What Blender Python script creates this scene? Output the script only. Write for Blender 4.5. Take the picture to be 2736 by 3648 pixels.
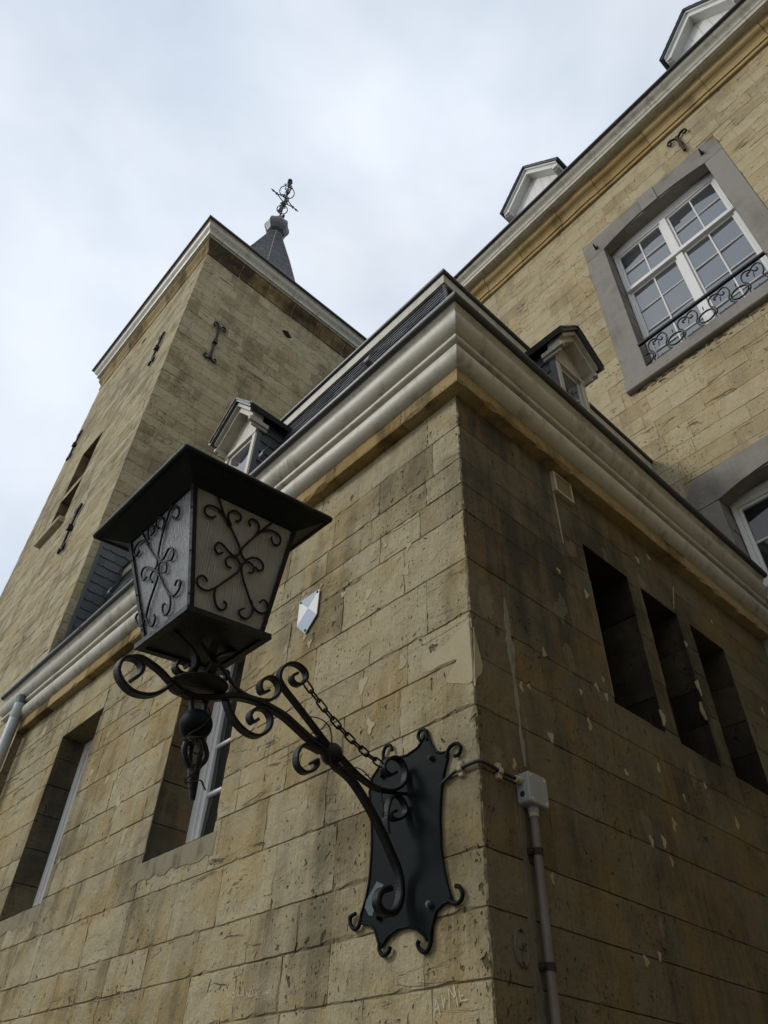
import bpy, math, random
from mathutils import Vector, Matrix
random.seed(7)
for o in list(bpy.data.objects): bpy.data.objects.remove(o)
scn = bpy.context.scene
COL = scn.collection
R = math.radians

# ------------------------------------------------------------------ camera
CR = ((0.6768, -0.4844, -0.5544), (0.7356, 0.4751, 0.4828), (0.0295, -0.7346, 0.6779))  # camera axes (right, down, forward) in world, as columns
M3 = Matrix(CR)
c2 = M3.col[2].normalized(); c0 = (M3.col[0] - c2 * M3.col[0].dot(c2)).normalized(); c1 = c2.cross(c0)
CAM = Vector((1.683, -1.981, 1.6)); FPX = 1555.574 * 1.6492
cam = bpy.data.cameras.new('camera'); camo = bpy.data.objects.new('camera', cam); COL.objects.link(camo)
mw = Matrix(((c0.x, -c1.x, -c2.x, CAM.x), (c0.y, -c1.y, -c2.y, CAM.y), (c0.z, -c1.z, -c2.z, CAM.z), (0, 0, 0, 1)))
camo.matrix_world = mw
cam.sensor_fit = 'VERTICAL'; cam.sensor_height = 36; cam.lens = 36 * 1555.574 / 2212
cam.clip_start = .05; cam.clip_end = 3000
scn.camera = camo
# ------------------------------------------------------------------ sky, sun, exposure
SUN = Vector((-.50, -.72, .62)).normalized()
w = bpy.data.worlds.new('World'); scn.world = w; w.use_nodes = True
nt = w.node_tree; N = nt.nodes; Lk = nt.links; N.clear()
out = N.new('ShaderNodeOutputWorld'); bg = N.new('ShaderNodeBackground'); bg.inputs['Strength'].default_value = .1
sky = N.new('ShaderNodeTexSky'); sky.sky_type = 'NISHITA'; sky.sun_disc = False
sky.sun_elevation = math.asin(SUN.z); sky.sun_rotation = math.atan2(SUN.x, SUN.y)
sky.air_density = 1.2; sky.dust_density = 2.0
tc = N.new('ShaderNodeTexCoord')
mp = N.new('ShaderNodeMapping'); mp.inputs['Scale'].default_value = (1.0, 1.0, 1.5); mp.inputs['Rotation'].default_value = (.3, .2, .9)
mp.inputs['Location'].default_value = (.35, .1, .2)
n1 = N.new('ShaderNodeTexNoise'); n1.inputs['Scale'].default_value = 2.3; n1.inputs['Detail'].default_value = 5; n1.inputs['Roughness'].default_value = .5
n1.inputs['Distortion'].default_value = .25
n2 = N.new('ShaderNodeTexNoise'); n2.inputs['Scale'].default_value = 3.4; n2.inputs['Detail'].default_value = 6; n2.inputs['Roughness'].default_value = .5
rp = N.new('ShaderNodeValToRGB'); rp.color_ramp.elements[0].position = .30; rp.color_ramp.elements[0].color = (.72, .72, .72, 1)
rp.color_ramp.elements[1].position = .58; rp.color_ramp.elements[1].color = (1, 1, 1, 1)
cr = N.new('ShaderNodeValToRGB'); cr.color_ramp.elements[0].position = .34; cr.color_ramp.elements[0].color = (.68, .765, .875, 1)
cr.color_ramp.elements[1].position = .66; cr.color_ramp.elements[1].color = (.83, .885, .965, 1)
sc = N.new('ShaderNodeVectorMath'); sc.operation = 'SCALE'; sc.inputs['Scale'].default_value = 10.0
mx = N.new('ShaderNodeMix'); mx.data_type = 'RGBA'
Lk.new(tc.outputs['Generated'], mp.inputs['Vector']); Lk.new(mp.outputs['Vector'], n1.inputs['Vector']); Lk.new(mp.outputs['Vector'], n2.inputs['Vector'])
Lk.new(n1.outputs['Fac'], rp.inputs['Fac']); Lk.new(n2.outputs['Fac'], cr.inputs['Fac']); Lk.new(cr.outputs['Color'], sc.inputs[0])
Lk.new(rp.outputs['Color'], mx.inputs['Factor']); Lk.new(sky.outputs['Color'], mx.inputs['A']); Lk.new(sc.outputs['Vector'], mx.inputs['B'])
Lk.new(mx.outputs['Result'], bg.inputs['Color']); Lk.new(bg.outputs['Background'], out.inputs['Surface'])
sl = bpy.data.lights.new('sun', 'SUN'); sl.energy = 1.5; sl.angle = R(15); sl.color = (1, .96, .9)
so = bpy.data.objects.new('sun', sl); COL.objects.link(so); so.rotation_euler = SUN.to_track_quat('Z', 'Y').to_euler(); so.location = (0, -10, 30)
vs = scn.view_settings; vs.view_transform = 'Standard'; vs.look = 'None'; vs.gamma = 1; vs.exposure = .10; vs.use_curve_mapping = False

# ------------------------------------------------------------------ photo pixel -> point on a plane of the place
def ray(x, y):
    a, b = x - 1368., y - 1824.
    return c0 * a + c1 * b + c2 * FPX
def P(x, y, ax, val):
    d = ray(x, y); return CAM + d * ((val - CAM[ax]) / d[ax])
def PP(x, y, p0, n):
    d = ray(x, y); return CAM + d * ((p0 - CAM).dot(n) / d.dot(n))
def proj(p):
    q = p - CAM; z = q.dot(c2)
    return None if z < .1 else (1368 + FPX * q.dot(c0) / z, 1824 + FPX * q.dot(c1) / z)
def crop(ox, oy, s): return lambda x, y: (ox + x / s, oy + y / s)
S = 2.6 / 3
def sz(e, z): return (e * S, 1.6 + (z - 1.6) * S)

# ------------------------------------------------------------------ materials
def lin(r, g, b): return tuple(((c / 255) / 12.92 if c / 255 < .04045 else ((c / 255 + .055) / 1.055) ** 2.4) for c in (r, g, b)) + (1,)
class NB:
    def __init__(s, name):
        s.m = bpy.data.materials.new(name); s.m.use_nodes = True; s.t = s.m.node_tree; s.n = s.t.nodes
        s.b = s.n['Principled BSDF']
        g = s.n.new('ShaderNodeNewGeometry'); s.pos = g.outputs['Position']
    def lk(s, a, b): s.t.links.new(a, b)
    def put(s, sock, v):
        if hasattr(v, 'is_output') or isinstance(v, bpy.types.NodeSocket): s.lk(v, sock)
        else: sock.default_value = v
    def map(s, sc, v=None, rot=(0, 0, 0)):
        m = s.n.new('ShaderNodeMapping'); m.inputs['Scale'].default_value = sc; m.inputs['Rotation'].default_value = rot; s.lk(v or s.pos, m.inputs['Vector']); return m.outputs['Vector']
    def noise(s, scale, detail=4, rough=.55, v=None, dist=0):
        n = s.n.new('ShaderNodeTexNoise'); n.inputs['Scale'].default_value = scale; n.inputs['Detail'].default_value = detail
        n.inputs['Roughness'].default_value = rough; n.inputs['Distortion'].default_value = dist; s.lk(v or s.pos, n.inputs['Vector']); return n.outputs['Fac']
    def noisev(s, scale, v=None):
        n = s.n.new('ShaderNodeTexNoise'); n.inputs['Scale'].default_value = scale; n.inputs['Detail'].default_value = 3; s.lk(v or s.pos, n.inputs['Vector']); return n.outputs['Color']
    def vor(s, scale, v=None, rnd=1):
        n = s.n.new('ShaderNodeTexVoronoi'); n.inputs['Scale'].default_value = scale; n.inputs['Randomness'].default_value = rnd
        s.lk(v or s.pos, n.inputs['Vector']); return n.outputs['Distance'], n.outputs['Color']
    def math(s, op, a, b=0., c=0.):
        n = s.n.new('ShaderNodeMath'); n.operation = op
        for i, v in enumerate((a, b, c)): s.put(n.inputs[i], v)
        return n.outputs[0]
    def ramp(s, v, lo, hi):
        n = s.n.new('ShaderNodeMapRange'); n.interpolation_type = 'SMOOTHSTEP'; s.put(n.inputs['Value'], v)
        n.inputs['From Min'].default_value = lo; n.inputs['From Max'].default_value = hi; return n.outputs[0]
    def mix(s, f, a, b, mode='MIX'):
        n = s.n.new('ShaderNodeMix'); n.data_type = 'RGBA'; n.blend_type = mode
        s.put(n.inputs['Factor'], f)
        for k, v in (('A', a), ('B', b)):
            if isinstance(v, tuple): v = (v + (1,))[:4]
            s.put(n.inputs[k], v)
        return n.outputs['Result']
    def attr(s, name):
        n = s.n.new('ShaderNodeAttribute'); n.attribute_name = name; return n.outputs['Fac']
    def vadd(s, a, b, k):
        n = s.n.new('ShaderNodeVectorMath'); n.operation = 'MULTIPLY_ADD'; s.put(n.inputs[0], b); n.inputs[1].default_value = (k, k, k); s.put(n.inputs[2], a); return n.outputs[0]
    def sep(s, v):
        n = s.n.new('ShaderNodeSeparateXYZ'); s.lk(v, n.inputs[0]); return n.outputs
    def bump(s, h, dist=.004, st=1., prev=None):
        n = s.n.new('ShaderNodeBump'); n.inputs['Distance'].default_value = dist; n.inputs['Strength'].default_value = st; s.lk(h, n.inputs['Height'])
        if prev: s.lk(prev, n.inputs['Normal'])
        s.lk(n.outputs[0], s.b.inputs['Normal']); return n.outputs[0]
    def fin(s, col, rough=.9, spec=.25, metal=0):
        s.put(s.b.inputs['Base Color'], (col + (1,))[:4] if isinstance(col, tuple) else col); s.put(s.b.inputs['Roughness'], rough)
        s.b.inputs['Specular IOR Level'].default_value = spec; s.b.inputs['Metallic'].default_value = metal; return s.m

def stone_mat(name, light, mid, warm, dark, k_dirt=.5, dlo=.45, dhi=.62, k_warm=.6, pits=1., patch=None, patch_amt=.75, fine=1., bmp=1., vscale=1., erode=0., tk=1.):
    s = NB(name); t = s.math('ADD', s.math('MULTIPLY', s.attr('tint'), tk), .5 - .5 * tk)
    a = s.noise(.8 * vscale, 5, .6); b = s.noise(1., 6, .65, s.map((6, 6, .55))); c = s.noise(9 * vscale, 8, .7); f = s.noise(70, 5, .7)
    e = s.noise(2.3 * vscale, 6, .62, dist=.6)
    base = s.mix(s.ramp(s.math('ADD', s.math('MULTIPLY', c, .75), s.math('MULTIPLY', t, .42)), .30, .86), light, mid)
    wm = s.math('MULTIPLY', s.ramp(s.math('ADD', e, s.math('MULTIPLY', t, .22)), .52, .78), k_warm)
    base = s.mix(wm, base, warm)
    dm = s.math('ADD', s.math('MULTIPLY', a, .45), s.math('ADD', s.math('MULTIPLY', b, .30), s.math('MULTIPLY', e, .25)))
    dm = s.math('MULTIPLY', s.ramp(s.math('ADD', dm, s.math('MULTIPLY', s.math('SUBTRACT', t, .5), .10)), dlo, dhi), k_dirt)
    base = s.mix(dm, base, dark)
    # greyish bloom, thin pale vertical runs and fine grain
    runs = s.ramp(s.noise(1., 3, .6, s.map((34, 34, 1.1))), .62, .74)
    base = s.mix(s.math('MULTIPLY', runs,   .40 * fine), base, tuple(min(1, x * 1.25) for x in light))
    base = s.mix(s.math('MULTIPLY', s.ramp(f, .30, .75), .35 * fine), base, s.mix(.5, base, (0.02, .018, .014)))
    # pits and crevices
    pv = s.map((1, 1, .72)); cl = s.ramp(s.noise(1.7 * vscale, 3, .5), .42, .62)
    pn = s.math('ADD', s.noise(24 * vscale, 2, .5, pv, .5), s.math('MULTIPLY', cl, .05)); pm = s.math('MULTIPLY', s.ramp(pn, .705, .765), pits)
    pn2 = s.math('ADD', s.noise(60 * vscale, 2, .5, pv, .5), s.math('MULTIPLY', cl, .05)); pm = s.math('MAXIMUM', pm, s.math('MULTIPLY', s.ramp(pn2, .69, .75), .85 * pits))
    if erode:
        en = s.noise(1., 5, .65, s.map((2.6, 2.6, 15)), 1.2); ea = s.ramp(s.noise(.55, 3, .5), .44, .62)
        em = s.math('MULTIPLY', s.math('MULTIPLY', s.ramp(en, .60, .70), ea), erode); pm = s.math('MAXIMUM', pm, em)
    base = s.mix(s.math('MULTIPLY', pm, .82), base, (.018, .014, .010))
    h = s.math('ADD', s.math('MULTIPLY', c, .8), s.math('MULTIPLY', f, .45 * fine))
    if patch:
        pv = s.vadd(s.map((1.6, 1.6, 1.0)), s.noisev(9), .22)
        d, pc = s.vor(3.1, pv); rr = s.sep(pc)
        km = s.ramp(s.math('SUBTRACT', s.math('MULTIPLY', s.ramp(rr[1], .62, 1.), .26), d), -.005, .02)
        base = s.mix(s.math('MULTIPLY', km, patch_amt), base, patch)
    # chisel strokes
    ch = s.noise(1., 2, .5, s.map((90, 90, 9), rot=(.35, .35, 0)))
    h = s.math('ADD', h, s.math('MULTIPLY', ch, .35 * fine)); h = s.math('SUBTRACT', h, s.math('MULTIPLY', pm, 1.6))
    lg = s.bump(s.noise(5.5 * vscale, 3, .5), .022 * bmp * .6, 1.)
    s.bump(h, .006 * bmp, 1., lg)
    return s.fin(base, .95, .12)

MAT = {}
def M(k): return MAT[k]
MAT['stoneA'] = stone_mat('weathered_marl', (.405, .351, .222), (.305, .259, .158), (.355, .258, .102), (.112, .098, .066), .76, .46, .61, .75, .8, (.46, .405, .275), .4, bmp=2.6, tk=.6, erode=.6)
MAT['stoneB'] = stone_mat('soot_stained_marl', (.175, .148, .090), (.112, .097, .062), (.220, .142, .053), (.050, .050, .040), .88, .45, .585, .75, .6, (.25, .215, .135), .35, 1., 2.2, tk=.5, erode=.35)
MAT['stoneT'] = stone_mat('pale_tower_marl', (.46, .402, .262), (.385, .329, .206), (.385, .288, .130), (.195, .167, .108), .68, .465, .60, .5, .8, None, 0, 1., 3., tk=.8, erode=1.)
MAT['stoneF'] = stone_mat('honey_marl', (.455, .388, .248), (.395, .328, .195), (.42, .305, .132), (.25, .207, .138), .65, .46, .63, .5, .6, None, 0, .9, 2., tk=.9, erode=1.)
MAT['band'] = stone_mat('ochre_band_stone', (.35, .265, .13), (.285, .21, .095), (.33, .205, .06), (.06, .045, .026), .8, .48, .60, .6, .6, (.42, .34, .2), .5, .8, .9)
MAT['bandF'] = stone_mat('tan_cornice_stone', (.38, .285, .135), (.33, .24, .105), (.35, .22, .07), (.09, .068, .038), .6, .50, .64, .5, .4, None, 0, .6, .7)
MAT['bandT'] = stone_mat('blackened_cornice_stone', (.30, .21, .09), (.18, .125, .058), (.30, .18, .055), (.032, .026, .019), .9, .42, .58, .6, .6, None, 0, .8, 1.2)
MAT['blue'] = stone_mat('blue_limestone', (.275, .258, .228), (.232, .216, .19), (.245, .212, .165), (.12, .11, .096), .65, .47, .64, .35, .3, None, 0, .7, .8)
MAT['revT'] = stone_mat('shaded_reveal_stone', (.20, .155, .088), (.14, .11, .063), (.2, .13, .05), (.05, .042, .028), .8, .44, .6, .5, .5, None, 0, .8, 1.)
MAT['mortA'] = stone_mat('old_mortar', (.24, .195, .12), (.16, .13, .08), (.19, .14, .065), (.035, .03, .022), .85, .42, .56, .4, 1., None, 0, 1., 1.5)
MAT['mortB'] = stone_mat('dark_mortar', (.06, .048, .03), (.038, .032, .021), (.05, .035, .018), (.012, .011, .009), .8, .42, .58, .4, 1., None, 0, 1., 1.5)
MAT['mortT'] = stone_mat('pale_mortar', (.33, .285, .19), (.25, .21, .135), (.26, .19, .10), (.085, .07, .048), .8, .46, .6, .4, .6, None, 0, 1., 1.5)
MAT['plaster'] = stone_mat('fresh_mortar', (.40, .345, .225), (.34, .29, .185), (.34, .27, .155), (.20, .165, .10), .6, .5, .66, .3, .15, None, 0, .5, .5)
MAT['plasterG'] = stone_mat('grey_mortar', (.24, .225, .175), (.20, .185, .14), (.2, .17, .11), (.10, .09, .065), .5, .46, .62, .3, .3, None, 0, .6, .7)
MAT['plasterG2'] = stone_mat('dirty_grey_mortar', (.13, .12, .09), (.10, .092, .068), (.11, .09, .05), (.05, .045, .033), .6, .44, .6, .3, .3, None, 0, .8, .9)
MAT['plasterB'] = stone_mat('yellowed_mortar_fill', (.37, .32, .20), (.31, .265, .16), (.28, .23, .12), (.17, .145, .09), .4, .46, .62, .3, .3, None, 0, .6, .7)

def paint(name, col, rough, spec=.4, dirt=(.2, .18, .13), kd=.35, bmp=.0006, scale=3., metal=0, tintk=0):
    s = NB(name); a = s.noise(scale, 6, .65); b = s.noise(1., 4, .6, s.map((16, 16, 1.2))); f = s.noise(130, 4, .6)
    m = s.math('MULTIPLY', s.ramp(s.math('ADD', s.math('MULTIPLY', a, .55), s.math('MULTIPLY', b, .45)), .48, .68), kd)
    c = s.mix(m, col, dirt)
    if tintk: c = s.mix(s.math('MULTIPLY', s.attr('tint'), tintk), c, tuple(x * .35 for x in col))
    s.bump(s.math('ADD', s.math('MULTIPLY', f, .6), a), bmp * 3)
    return s.fin(c, s.math('ADD', s.math('MULTIPLY', a, .2), rough - .1), spec, metal)
MAT['white'] = paint('cream_paint', (.45, .425, .345), .45, .35, (.19, .172, .12), .75, .0010, 5.)
MAT['whitew'] = paint('white_paint', (.68, .675, .645), .45, .4, (.45, .43, .38), .3)
MAT['zinc'] = paint('dark_zinc', (.030, .032, .035), .42, .5, (.06, .062, .06), .5)
MAT['zinc2'] = paint('aged_lead', (.055, .058, .064), .5, .45, (.03, .032, .035), .6)
MAT['lead'] = paint('lead_sheet', (.075, .08, .086), .5, .45, (.04, .042, .045), .6)
MAT['slate'] = paint('slate', (.060, .068, .072), .42, .5, (.035, .038, .038), .6, .0015, 8, 0, .6)
MAT['slateG'] = paint('spire_slate', (.17, .172, .178), .5, .45, (.09, .09, .09), .6, .0015, 8, 0, .6)
MAT['iron'] = paint('black_painted_iron', (.0045, .0050, .0052), .42, .20, (.020, .013, .0085), .6, .0016, 26)
MAT['ironr'] = paint('rusty_iron', (.022, .013, .009), .7, .3, (.05, .022, .010), .6, .0012, 30)
MAT['plate'] = paint('dark_green_iron', (.0045, .0075, .008), .55, .07, (.008, .011, .0105), .5, .0003, 9)
MAT['verd'] = paint('flaked_blue_green_paint', (.035, .062, .066), .55, .4, (.02, .03, .03), .5, .0008, 20)
MAT['roofl'] = paint('lantern_roof_metal', (.004, .006, .0058), .5, .22, (.014, .019, .017), .6, .001, 10)
MAT['grey'] = paint('grey_plastic', (.26, .26, .255), .5, .4, (.15, .145, .125), .35, .0004)
MAT['cream'] = paint('cream_plastic', (.38, .33, .20), .5, .4, (.2, .17, .1), .5, .0004)
MAT['black'] = paint('black_rubber', (.012, .012, .012), .5, .4, (.03, .028, .025), .4)
MAT['conduit'] = paint('brown_plastic', (.115, .095, .078), .5, .4, (.2, .17, .13), .6, .0005, 5)
MAT['steel'] = paint('galvanised_steel', (.34, .355, .36), .42, .5, (.2, .21, .21), .5, .0006, 6, .35)
MAT['blue_e'] = paint('blue_enamel', (.20, .265, .345), .4, .4, (.24, .28, .33), .4, .0003)
MAT['white_e'] = paint('white_enamel', (.55, .555, .54), .4, .4, (.38, .38, .36), .4, .0003)
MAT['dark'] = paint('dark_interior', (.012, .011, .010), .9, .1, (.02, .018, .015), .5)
MAT['moss'] = paint('mossy_crust', (.10, .085, .045), .95, .1, (.045, .05, .018), .8, .004, 18)
MAT['ground'] = paint('cobble_grit', (.17, .155, .13), .9, .2, (.09, .08, .065), .7, .006, 3)
MAT['scratch'] = paint('scratched_stone', (.56, .50, .36), .9, .1, (.45, .38, .25), .4, .0006)
MAT['olive'] = paint('drip_stained_plaster', (.215, .188, .125), .92, .15, (.085, .07, .05), .85, .003, 7)
def glass_mat(name, col, ior, rough):
    s = NB(name); s.b.inputs['IOR'].default_value = ior; a = s.noise(1.1, 2, .5); s.bump(a, .012)
    return s.fin(col, rough, .5)
MAT['glass'] = glass_mat('window_glass', (.05, .056, .062), 2.6, .03)
MAT['glassd'] = glass_mat('dark_window_glass', (.016, .018, .019), 1.6, .05)
def lantern_glass():
    s = NB('ribbed_cathedral_glass'); tcn = s.n.new('ShaderNodeAttribute'); tcn.attribute_name = 'luv'
    v = tcn.outputs['Vector']
    a = s.noise(1., 4, .55, s.map((200, 13, 1), v), dist=.5); b = s.noise(7, 5, .65, v)
    s.bump(a, .0055, .9)
    col = s.mix(s.ramp(b, .25, .8), (.25, .252, .245), (.15, .152, .143))
    s.b.inputs['IOR'].default_value = 2.1
    m = s.fin(col, .2, .6)
    tr = s.n.new('ShaderNodeBsdfTransparent'); tr.inputs['Color'].default_value = (.62, .64, .63, 1); mixs = s.n.new('ShaderNodeMixShader'); outn = s.n['Material Output']
    mixs.inputs[0].default_value = .82; s.lk(tr.outputs[0], mixs.inputs[1]); s.lk(s.b.outputs[0], mixs.inputs[2]); s.lk(mixs.outputs[0], outn.inputs['Surface'])
    return m
MAT['lglass'] = lantern_glass()

# ------------------------------------------------------------------ mesh helpers
def obj_origin(p):
    v = Vector((0, 0, 0))
    while p is not None: v += p.location; p = p.parent
    return v
class MB:
    def __init__(s): s.v = []; s.f = []; s.sm = []; s.t = []; s.tint = 0.
    def add(s, vs_, fs, smooth=False):
        k = len(s.v); s.v += [Vector(p) for p in vs_]
        for f in fs: s.f.append([i + k for i in f]); s.sm.append(smooth); s.t.append(s.tint)
        return s
    def box8(s, q): return s.add(q, [(0, 3, 2, 1), (4, 5, 6, 7), (0, 1, 5, 4), (1, 2, 6, 5), (2, 3, 7, 6), (3, 0, 4, 7)])
    def box(s, fr, u0, u1, z0, z1, d0, d1): return s.box8([fr.w(u0, z0, d0), fr.w(u1, z0, d0), fr.w(u1, z1, d0), fr.w(u0, z1, d0), fr.w(u0, z0, d1), fr.w(u1, z0, d1), fr.w(u1, z1, d1), fr.w(u0, z1, d1)])
    def bbox(s, fr, u0, u1, z0, z1, d0, d1, c=.004):
        # box with its front (d1) edges chamfered
        s.box8([fr.w(u0, z0, d0), fr.w(u1, z0, d0), fr.w(u1, z1, d0), fr.w(u0, z1, d0), fr.w(u0, z0, d1 - c), fr.w(u1, z0, d1 - c), fr.w(u1, z1, d1 - c), fr.w(u0, z1, d1 - c)])
        return s.add([fr.w(u0, z0, d1 - c), fr.w(u1, z0, d1 - c), fr.w(u1, z1, d1 - c), fr.w(u0, z1, d1 - c), fr.w(u0 + c, z0 + c, d1), fr.w(u1 - c, z0 + c, d1), fr.w(u1 - c, z1 - c, d1), fr.w(u0 + c, z1 - c, d1)],
                     [(4, 5, 6, 7), (0, 1, 5, 4), (1, 2, 6, 5), (2, 3, 7, 6), (3, 0, 4, 7)])
    def poly(s, pts, d, fr):
        # extruded polygon: pts are (u,z) in frame, d=(d0,d1)
        n = len(pts); a = [fr.w(u, z, d[0]) for u, z in pts]; b = [fr.w(u, z, d[1]) for u, z in pts]
        return s.add(a + b, [list(range(n - 1, -1, -1)), list(range(n, 2 * n))] + [(i, (i + 1) % n, n + (i + 1) % n, n + i) for i in range(n)])
    def loft(s, rings, closed=True, caps=True, smooth=True):
        n = len(rings[0]); vs_ = [p for r in rings for p in r]; fs = []
        for i in range(len(rings) - 1):
            for j in range(n if closed else n - 1):
                k = (j + 1) % n; fs.append((i * n + j, i * n + k, (i + 1) * n + k, (i + 1) * n + j))
        s.add(vs_, fs, smooth)
        if caps and closed: s.add(rings[0], [list(range(n - 1, -1, -1))]); s.add(rings[-1], [list(range(n))])
        return s
    def tube(s, pts, r, n=8, caps=True):
        pts = [Vector(p) for p in pts]; m = len(pts); rad = r if isinstance(r, (list, tuple)) else [r] * m
        up = None; rings = []
        for i in range(m):
            t = (pts[min(i + 1, m - 1)] - pts[max(i - 1, 0)])
            t = t.normalized() if t.length > 1e-9 else Vector((0, 0, 1))
            if up is None: up = Vector((0, 0, 1)) if abs(t.z) < .9 else Vector((1, 0, 0))
            a = (up - t * up.dot(t)).normalized(); b = t.cross(a); up = a
            rings.append([pts[i] + (a * math.cos(q) + b * math.sin(q)) * rad[i] for q in [2 * math.pi * k / n for k in range(n)]])
        return s.loft(rings, True, caps)
    def ribbon(s, pts, nrm, wd, th, taper=None):
        # flat bar swept along a planar curve; width along nrm, thickness in the plane
        pts = [Vector(p) for p in pts]; m = len(pts); nrm = Vector(nrm).normalized(); rings = []
        for i in range(m):
            t = (pts[min(i + 1, m - 1)] - pts[max(i - 1, 0)]).normalized(); b = nrm.cross(t).normalized()
            k = taper(i / (m - 1)) if taper else 1.
            W, H = wd / 2 * k, th / 2 * k; c = min(W, H) * .45
            rings.append([pts[i] + nrm * x + b * y for x, y in [(-W + c, -H), (W - c, -H), (W, -H + c), (W, H - c), (W - c, H), (-W + c, H), (-W, H - c), (-W, -H + c)]])
        return s.loft(rings, True, True, False)
    def sphere(s, c, r, nu=16, nv=10, sq=(1, 1, 1), smooth=True, rot=0):
        c = Vector(c); rings = []
        for i in range(1, nv):
            a = math.pi * i / nv
            rings.append([c + Vector((math.cos(q) * math.sin(a) * r * sq[0], math.sin(q) * math.sin(a) * r * sq[1], -math.cos(a) * r * sq[2])) for q in [rot + 2 * math.pi * k / nu for k in range(nu)]])
        return s.loft(rings, True, True, smooth)
    def cyl(s, a, b, r, n=16): return s.tube([a, b], r, n)
    def build(s, name, mat, parent=None, label=None, kind=None, tint=True):
        o0 = obj_origin(parent)
        me = bpy.data.meshes.new(name); me.from_pydata([p - o0 for p in s.v], [], s.f)
        me.polygons.foreach_set('use_smooth', s.sm)
        if tint:
            at = me.attributes.new('tint', 'FLOAT', 'FACE'); at.data.foreach_set('value', s.t)
        me.materials.append(M(mat) if isinstance(mat, str) else mat); me.update()
        o = bpy.data.objects.new(name, me); COL.objects.link(o); o.parent = parent
        if label: o['label'] = label
        if kind: o['kind'] = kind
        return o
def thing(name, label, cat, loc=(0, 0, 0), group=None):
    o = bpy.data.objects.new(name, None); COL.objects.link(o); o.location = loc; o['label'] = label; o['category'] = cat; o.empty_display_size = .2
    if group: o['group'] = group
    return o
class Fr:
    def __init__(s, O, U, Nn): s.O = Vector(O); s.U = Vector(U).normalized(); s.N = Vector(Nn).normalized()
    def w(s, u, z, d=0.): return s.O + s.U * u + s.N * d + Vector((0, 0, z))
    def loc(s, p): q = p - s.O; return (q.dot(s.U), q.z, q.dot(s.N))
    def px(s, x, y, d=0.):
        p = PP(x, y, s.O + s.N * d, s.N); return ((p - s.O).dot(s.U), p.z)
def cat(pts, n=6):
    # Catmull-Rom resampling
    pts = [Vector(p) for p in pts]; q = [pts[0] * 2 - pts[1]] + pts + [pts[-1] * 2 - pts[-2]]; r = []
    for i in range(1, len(q) - 2):
        for k in range(n):
            t = k / n; a, b, c, d = q[i - 1:i + 3]
            r.append(.5 * ((2 * b) + (c - a) * t + (2 * a - 5 * b + 4 * c - d) * t * t + (3 * b - a - 3 * c + d) * t ** 3))
    r.append(pts[-1]); return r

FA = Fr((0, 0, 0), (1, 0, 0), (0, -1, 0))            # annex wall towards the lane
FB = Fr((0, 0, 0), (0, 1, 0), (1, 0, 0))             # annex wall towards the courtyard
XT, YT, XTL = -6.24, -.07, -10.98
FTF = Fr((0, YT, 0), (1, 0, 0), (0, -1, 0))          # tower front
FTR = Fr((XT, 0, 0), (0, 1, 0), (1, 0, 0))           # tower side
ps = R(-1.8); YM = 3.64
FF = Fr((0, YM, 0), (math.cos(ps), math.sin(ps), 0), (math.sin(ps), -math.cos(ps), 0))   # main house front

# ------------------------------------------------------------------ masonry
HID = [((-6.24, -.05, 0), (.05, 3.6, 4.9)), ((-6.6, -.22, 4.9), (.2, 3.6, 5.35)), ((-6.1, .25, 5.3), (-.25, 3.6, 7.3))]
def hidden(p, boxes):
    d = CAM - p
    for lo, hi in boxes:
        t0, t1 = .02, .98
        for i in range(3):
            if abs(d[i]) < 1e-9:
                if not lo[i] < p[i] < hi[i]: t0 = 2; break
                continue
            a, b = (lo[i] - p[i]) / d[i], (hi[i] - p[i]) / d[i]
            if a > b: a, b = b, a
            t0, t1 = max(t0, a), min(t1, b)
        if t0 < t1: return True
    return False
def cut(rects, op):
    o0, o1, q0, q1 = op; res = []
    for (a, b, c, d) in rects:
        if b <= o0 or a >= o1 or d <= q0 or c >= q1: res.append((a, b, c, d)); continue
        if a < o0: res.append((a, o0, c, d))
        if b > o1: res.append((o1, b, c, d))
        aa, bb = max(a, o0), min(b, o1)
        if c < q0: res.append((aa, bb, c, q0))
        if d > q1: res.append((aa, bb, q1, d))
    return [r for r in res if r[1] - r[0] > .025 and r[3] - r[2] > .02]
def courses_rects(u0, u1, zs, wmin, wmax, openings, rng, fixed=None, rough=0):
    out_ = []
    for ci in range(len(zs) - 1):
        z0, z1 = zs[ci], zs[ci + 1]; br = [u0]
        if fixed and ci in fixed: br += list(fixed[ci])
        u = br[-1] + rng.uniform(.3, 1.) * wmax if len(br) == 1 else br[-1] + rng.uniform(wmin, wmax)
        while u < u1 - wmin * .6: br.append(u); u += rng.uniform(wmin, wmax)
        br.append(u1)
        row = [(br[i], br[i + 1], z0, z1) for i in range(len(br) - 1)]
        for op in openings: row = cut(row, op)
        out_ += row
    return out_
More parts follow.
